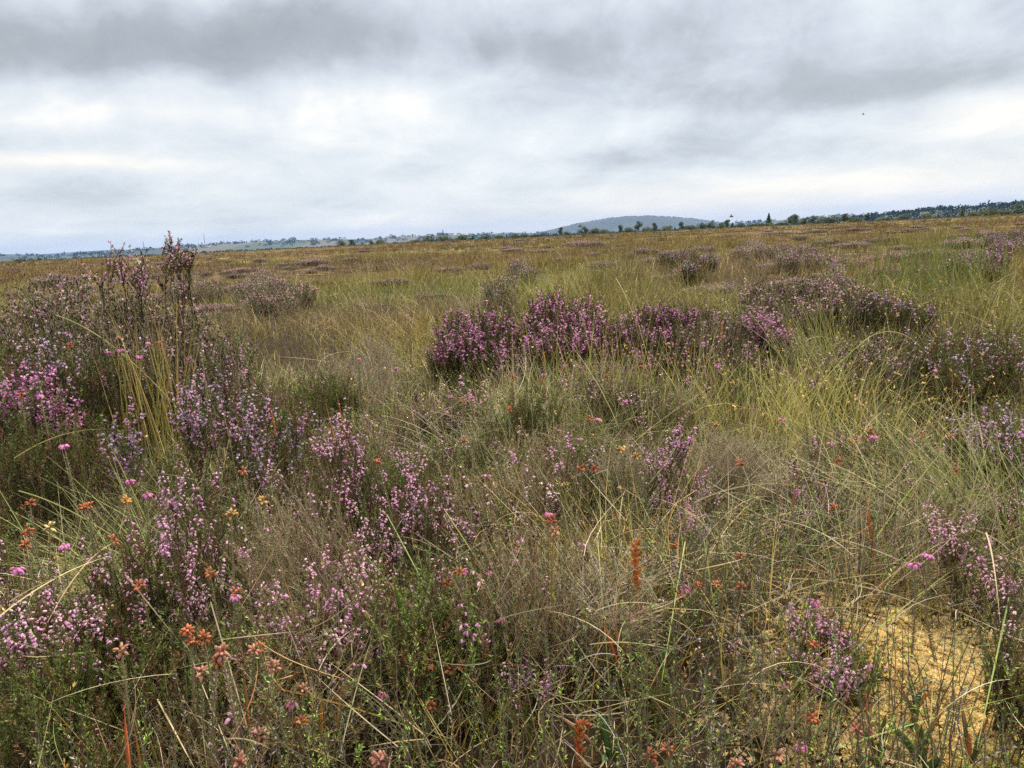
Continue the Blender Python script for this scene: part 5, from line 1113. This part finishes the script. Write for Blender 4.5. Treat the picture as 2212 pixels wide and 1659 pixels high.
sword(1320, 1640, .86, [(1290, 1540, .9, .010, G1, G1), (1195, 1540, .88, .007, (.3, .2, .12), (.4, .25, .15)), (1340, 1600, .86, .009, G1, G2), (1300, 1655, .82, .010, G1, G1)], 'dark green broad blades behind the bottom orange spike')
sword(1340, 1440, 1.0, [(1328, 1330, 1.05, .006, (.42, .25, .12), O2), (1300, 1330, 1.05, .005, O1, O1)], 'withered orange blades left of the leafy shoots')
sword(700, 1600, .90, [(695, 1500, .93, .006, (.3, .25, .06), (.55, .22, .04)), (735, 1490, .93, .004, G1, (.5, .25, .05))], 'upright yellow-orange blades at the bottom left of centre')
sword(540, 1550, .92, [(525, 1440, .96, .004, (.5, .2, .05), O1), (530, 1500, .93, .004, O2, O1)], 'thin orange blade in the dark gap at the lower left')
sword(280, 1620, .88, [(268, 1515, .92, .005, O1, O1), (285, 1550, .9, .004, G2, O2)], 'bright orange withered blades in the dark gap, bottom left')
sword(1480, 1010, 1.9, [(1890, 1068, 1.45, .005, O1, O1)][:0] + [(1472, 975, 1.9, .004, G2, G2)], 'thin green blade in the middle of the right-hand heather')
sword(1905, 1130, 1.40, [(1870, 1065, 1.42, .006, (.30, .12, .06), O1)], 'curved orange-red blade in the dark gap at the right')
sword(1718, 1085, 1.5, [(1722, 1020, 1.5, .005, O2, O1)], 'small upright orange blade among pale-budded heather')
sword(600, 880, 2.2, [(575, 845, 2.2, .008, O1, O1), (565, 870, 2.2, .006, G2, G2)], 'orange blade in the grass right of the lilac cluster')
sword(735, 880, 2.2, [(725, 840, 2.2, .007, O1, O1), (700, 855, 2.2, .006, O2, O2)], 'red-orange bent blade behind the big spreading bush')

# ------------------------------------------------------------------ tufts of rush and grass that stand out
def tuft(name, label, px, d, n, h0, h1, lean, az, spread, w, cb, ct, rad=.04, curl=.35, S=6, group=None, cat='grass tuft'):
    q = at(px, 1000, d); x = q[0] + rng.normal(0, rad, n); y = q[1] + rng.normal(0, rad, n); B = v3([q[0], q[1], float(H(q[0], q[1]))])
    r = empty(name, B); tag(r, label, cat, group or 'tufts of rush and grass'); m = MB()
    c = jit(ct, n, .16, .06); b = jit(cb, n, .16, .06)
    blades(m, np.stack([x, y, H(x, y)], 1), az + rng.normal(0, spread, n), np.abs(rng.normal(lean, lean * .5, n)), np.abs(rng.normal(curl, curl * .6, n)), U(h0, h1, n), w * U(.7, 1.2, n), b, c, S, rng.normal(0, .15, n), taper=3)
    link('blades', m.mesh('blades', M_grass, B), r)
E_, W_, S_ = R(90), R(-90), R(180)
tuft('rush_tuft', 'tall stiff green and orange rushes standing up left of the lilac sprays', 350, 2.45, 90, .35, .68, .10, 0, 1.6, .0032, (.13, .18, .05), (.42, .32, .09), .06, .12)
tuft('grass_tuft', 'green and straw grass fanning out at the foot of the tall rushes', 400, 2.10, 420, .16, .40, .45, 0, 3, .0022, (.17, .21, .08), (.36, .34, .16), .10, .8)
tuft('rush_tuft', 'dark leaning rushes fanning up left of the tall rushes', 165, 1.75, 150, .22, .42, .45, E_, .35, .0018, (.05, .055, .022), (.13, .13, .05), .05, .15)
tuft('grass_tuft', 'long green grass swept down to the left under the dark rushes', 330, 1.55, 260, .25, .42, .8, W_, .5, .0017, (.20, .25, .09), (.34, .35, .13), .07, .6)
tuft('grass_tuft', 'brown grass tuft left of the tall rushes', 230, 2.3, 160, .2, .38, .4, W_, 1.2, .002, (.12, .075, .03), (.27, .16, .06), .06, .4)
tuft('grass_tuft', 'bright green grass tuft standing before the dark hollow', 1290, 2.75, 240, .14, .36, .20, 0, 3, .0026, (.20, .24, .07), (.36, .38, .14), .18, .35)
tuft('grass_tuft', 'thin green and gold stalks in front of the right part of the large clump', 1400, 2.9, 130, .35, .55, .16, 0, 3, .0026, (.22, .24, .06), (.42, .34, .10), .25, .2)
tuft('grass_tuft', 'yellow-green grass tuft right of the large dark clump', 1770, 3.3, 320, .25, .50, .25, 0, 3, .0032, (.22, .24, .06), (.40, .37, .12), .18, .5)
tuft('grass_tuft', 'golden green grass right of the dead silvery heather', 1700, 2.5, 300, .20, .42, .25, 0, 3, .0026, (.26, .26, .06), (.46, .40, .12), .16, .5)
tuft('grass_tuft', 'tall green tuft rising left of the straw clump', 1770, 3.9, 160, .35, .62, .22, W_, .8, .0035, (.14, .18, .05), (.28, .28, .09), .08, .3)
tuft('grass_tuft', 'pale collapsed straw clump left of the olive heather', 1815, 3.75, 420, .22, .42, .75, 0, 3, .0032, (.40, .34, .20), (.62, .52, .36), .08, 1.1)
tuft('grass_tuft', 'bright green upright tuft in the far right grass', 1990, 8.0, 260, .5, .85, .16, 0, 3, .008, (.09, .12, .03), (.19, .21, .05), .35, .25)
tuft('grass_tuft', 'green tuft leaning in from the right edge beside the lilac spray', 2190, 1.75, 200, .25, .45, .45, W_, .6, .0019, (.16, .20, .07), (.34, .36, .13), .08, .5)
tuft('grass_tuft', 'long green and tan grass near the right edge, above the tall reddish heather', 2090, 1.6, 160, .2, .42, .5, W_, 1.2, .0018, (.22, .23, .10), (.42, .36, .18), .07, .5)
tuft('grass_tuft', 'brown swept grass between the heather and the golden moss', 1900, 1.45, 420, .14, .30, 1.0, E_, .8, .0015, (.20, .13, .08), (.42, .33, .22), .10, .4)
tuft('grass_tuft', 'fine green grass tuft in the middle of the foreground left of the gnarled stems', 1120, 1.9, 260, .16, .34, .45, 0, 3, .0017, (.17, .21, .08), (.32, .33, .15), .10, .6)
tuft('grass_tuft', 'pale spray of grass at the left edge above the low bush', 60, 1.55, 140, .18, .36, .6, E_, 1.2, .0018, (.28, .28, .12), (.50, .44, .24), .06, .7)
tuft('grass_tuft', 'green-gold tuft on the left of the middle grass', 640, 4.0, 300, .25, .45, .35, 0, 3, .0035, (.18, .21, .06), (.34, .33, .12), .22, .6)
tuft('grass_tuft', 'yellow-green grass behind the pale hummock at its left', 930, 3.2, 260, .2, .4, .35, 0, 3, .003, (.20, .22, .06), (.36, .34, .12), .2, .6)
tuft('grass_tuft', 'olive grass clump on the rise behind the large magenta clump', 1340, 7.2, 300, .4, .7, .25, 0, 3, .006, (.10, .11, .03), (.24, .19, .06), .35, .4)
tuft('grass_tuft', 'dark rush clump in the distance left of the thin pink heather', 1330, 9.5, 200, .35, .6, .2, 0, 3, .008, (.07, .07, .025), (.16, .12, .04), .3, .3)

# ------------------------------------------------------------------ heather clumps across the moor, copied
def clump_src(st, seed, lod, fl):
    global rng
    keep = rng; rng = np.random.default_rng(seed); ms, ml, mf = MB(), MB(), MB(); keepH = None
    for k in range(5):
        a = U(0, 6.28); q = U(0, .34); T = v3([math.cos(a) * q * 1.4, math.sin(a) * q, U(.30, .44) * (1 - q * .5)]); z0 = H(T[0], T[1])
        T[2] += z0; grow(ms, ml, mf, v3([T[0] * .8, T[1] * .8, z0]), T, .24, st, 1.6, lod, False, fl)
    rng = keep
    return ms.mesh('stems', M_wood), ml.mesh('foliage', M_leaf), mf.mesh('flowers', M_flow)
CL = [clump_src('ling', 11, 4.5, 1.1), clump_src('ling', 12, 4.5, .8), clump_src('lingp', 13, 4.5, 1.0), clump_src('ling', 14, 4.5, .5)]
def clump(x, y, s, k, label, zs=1.0):
    r = empty('heather_clump', (x, y, float(H(x, y)))); r.scale = (s * U(.8, 1.9), s * U(.6, 1.0), s * zs * U(.42, .68)); r.rotation_euler = (0, 0, U(-.5, .5)); tag(r, label, 'heather', 'heather clumps scattered over the far moor')
    for nm, me in zip(('stems', 'foliage', 'flowers'), CL[k]): link(nm, me, r)
for (px, py, d, s, k, lab) in [(660, 535, 30, 3.0, 0, 'reddish purple heather hummock on the skyline right of the tall sprigs'), (830, 572, 14, 1.2, 0, 'flat pink heather clump in the brown grass left of the spire'),
    (1350, 545, 14, 1.1, 2, 'small purple heather clump in the grass below the hill'), (1240, 508, 40, 3.0, 0, 'pinkish heather streak on the skyline below the hill'), (1290, 512, 36, 2.4, 1, 'second pinkish heather streak right beneath the hill'),
    (2000, 520, 16, 1.4, 1, 'brownish heather clump in the right distance'), (1830, 500, 22, 1.8, 0, 'purple heather clump under the right end of the tree row'), (2060, 495, 20, 2.0, 0, 'purple heather clump on the far right rise'),
    (100, 575, 20, 2.2, 0, 'purple-brown heather clump behind the left-edge shrub'), (700, 545, 24, 1.8, 1, 'dull pink clump right of the skyline heather hummock'), (1920, 545, 11, 1.1, 1, 'thin brown-pink clump right of the wide purple patch'),
    (1380, 585, 8.5, .5, 2, 'little lilac heather head in the grass behind the large clump'), (800, 600, 9.5, .7, 1, 'faded pink clump in the middle distance left of centre')]:
    q = at(px, py, d); clump(q[0], q[1], s * .6, k, lab)
Z = [('left', -.62, -.36, 'low purple-brown heather clump in the far left band of moor'), ('mid', -.36, .18, 'low purple-brown heather clump in the far grass below the ridge and the hill'), ('right', .18, .64, 'low purple-brown heather clump in the far grass at the right')]
for nm, a0, a1, lab in Z:
    nn = {'left': 80, 'mid': 90, 'right': 100}[nm]
    for i in range(nn):
        d = float(np.exp(U(math.log(9), math.log(150)))); a = U(a0, a1)
        if nm == 'mid' and d < 16 and U(0, 1) < .5: continue
        clump(d * math.sin(a), d * math.cos(a), U(.45, 1.1) * (d / 22) ** .45, int(rng.integers(0, 4)), lab, (22 / max(d, 22)) ** .45)

# low brownish shrubs of the foreground mat, copied
def mat_src(st, seed, lod, fl, h, k=3):
    global rng
    keep = rng; rng = np.random.default_rng(seed); ms, ml, mf = MB(), MB(), MB()
    for _ in range(k):
        a = U(0, 6.28); q = U(.0, .07); T = v3([math.cos(a) * q, math.sin(a) * q, h * U(.8, 1.1)]); z0 = float(H(T[0], T[1])); T[2] += z0
        grow(ms, ml, mf, v3([T[0] * .6, T[1] * .6, z0]), T, .075, st, .75, lod, False, fl)
    rng = keep; z0 = (0, 0, float(H(0, 0)))
    return [(a, m.mesh(a, mm, z0)) for a, m, mm in (('stems', ms, M_wood), ('foliage', ml, M_leaf), ('flowers', mf, M_flow)) if m.n]
MS = [mat_src('bellgy', 31, 1.25, .12, .20), mat_src('bud', 32, 1.25, .5, .19), mat_src('bare', 33, 1.25, 0, .21), mat_src('bellg', 34, 1.25, .1, .17), mat_src('bell', 35, 1.25, .35, .20), mat_src('bellg', 36, 1.25, .0, .20)]
for i in range(250):
    rr = math.sqrt(U(1.02 ** 2, 4.6 ** 2)) if i % 2 else math.sqrt(U(1.02 ** 2, 2.6 ** 2)); a = U(-.66, .66); x, y = rr * math.sin(a), rr * math.cos(a)
    if (x - mp[0]) ** 2 + (y - mp[1]) ** 2 < .2 ** 2 or float(noise(x, y, 1.7, 7)) < -.35: continue
    side = 'left' if a < -.22 else ('middle' if a < .22 else 'right'); dep = 'nearest' if rr < 1.7 else ('near' if rr < 2.7 else 'farther')
    w_ = {'nearest': 'in the lowest part of the view', 'near': 'in the tangled grass of the foreground', 'farther': 'in the grass before the larger shrubs'}[dep]
    r = empty('heath_shrub', (x, y, float(H(x, y)) - .01)); s_ = U(.75, 1.25) * (1.25 if rr > 2.7 else 1); r.scale = (s_ * U(.9, 1.4), s_ * U(.9, 1.4), s_); r.rotation_euler = (U(-.2, .2), U(-.2, .2), U(0, 6.28))
    tag(r, 'low brown-grey heath shrub ' + w_ + ', ' + side + ' third', 'heath', 'low brownish heath shrubs of the foreground mat')
    for nm, me in MS[(i * 5 + i // 7) % 6]: link(nm, me, r)

# yellow seed heads of sedge on thin stalks (nobody could count them)
sm = MB()
def sedge(px, py, d, sp, n, h):
    q = at(px, py, d); n = int(n * .6); x = q[0] + rng.normal(0, sp, n); y = q[1] + rng.normal(0, sp, n); hh = h * U(.7, 1.25, n)
    e, dd = blades(sm, np.stack([x, y, H(x, y)], 1), U(0, 6.28, n), np.abs(rng.normal(.15, .15, n)), U(0, .3, n), hh, .0011 * (1 + d * .35), jit((.22, .22, .07), n), jit((.40, .36, .12), n), 4)
    for _ in range(3): leaves(sm, e + rng.normal(0, .002, (n, 3)), dd + rng.normal(0, .8, (n, 3)), .0062 * (1 + d * .16), .0034 * (1 + d * .16), jit((.66, .48, .16), n, .15, .06))
for q in [(1380, 800, 3.0, .30, 70, .36), (1560, 830, 2.9, .3, 60, .32), (1800, 850, 2.8, .3, 80, .28), (2000, 800, 3.2, .35, 80, .3), (2000, 680, 4.5, .5, 120, .32), (2150, 620, 5.5, .5, 120, .34), (1700, 900, 2.3, .2, 60, .24), (2100, 850, 2.6, .3, 60, .3),
          (700, 830, 2.6, .3, 40, .28), (100, 1120, 1.3, .12, 14, .22), (1200, 1010, 1.6, .2, 20, .24), (1100, 1400, 1.05, .15, 8, .2), (350, 1300, 1.05, .15, 10, .2), (1500, 620, 6.0, .6, 90, .35)]: sedge(*q)
tag(link('sedge', sm.mesh('sedge', M_grass)), 'scattered thin sedge stalks with small yellow seed heads', 'sedge', kind='stuff')

# ------------------------------------------------------------------ haze: far things fade to blue
hm = bpy.data.materials.new('haze'); hm.use_nodes = True; t = hm.node_tree; t.nodes.clear()
o_ = t.nodes.new('ShaderNodeOutputMaterial'); pv = t.nodes.new('ShaderNodeVolumePrincipled')
pv.inputs['Color'].default_value = (.26, .48, .95, 1); pv.inputs['Density'].default_value = 5.5e-5; pv.inputs['Anisotropy'].default_value = 0.0
t.links.new(pv.outputs[0], o_.inputs['Volume'])
m = MB(); box(m, (0, 0, -30), (17000, 17000, 172), (1, 1, 1)); tag(link('haze', m.mesh('haze', hm)), kind='stuff')
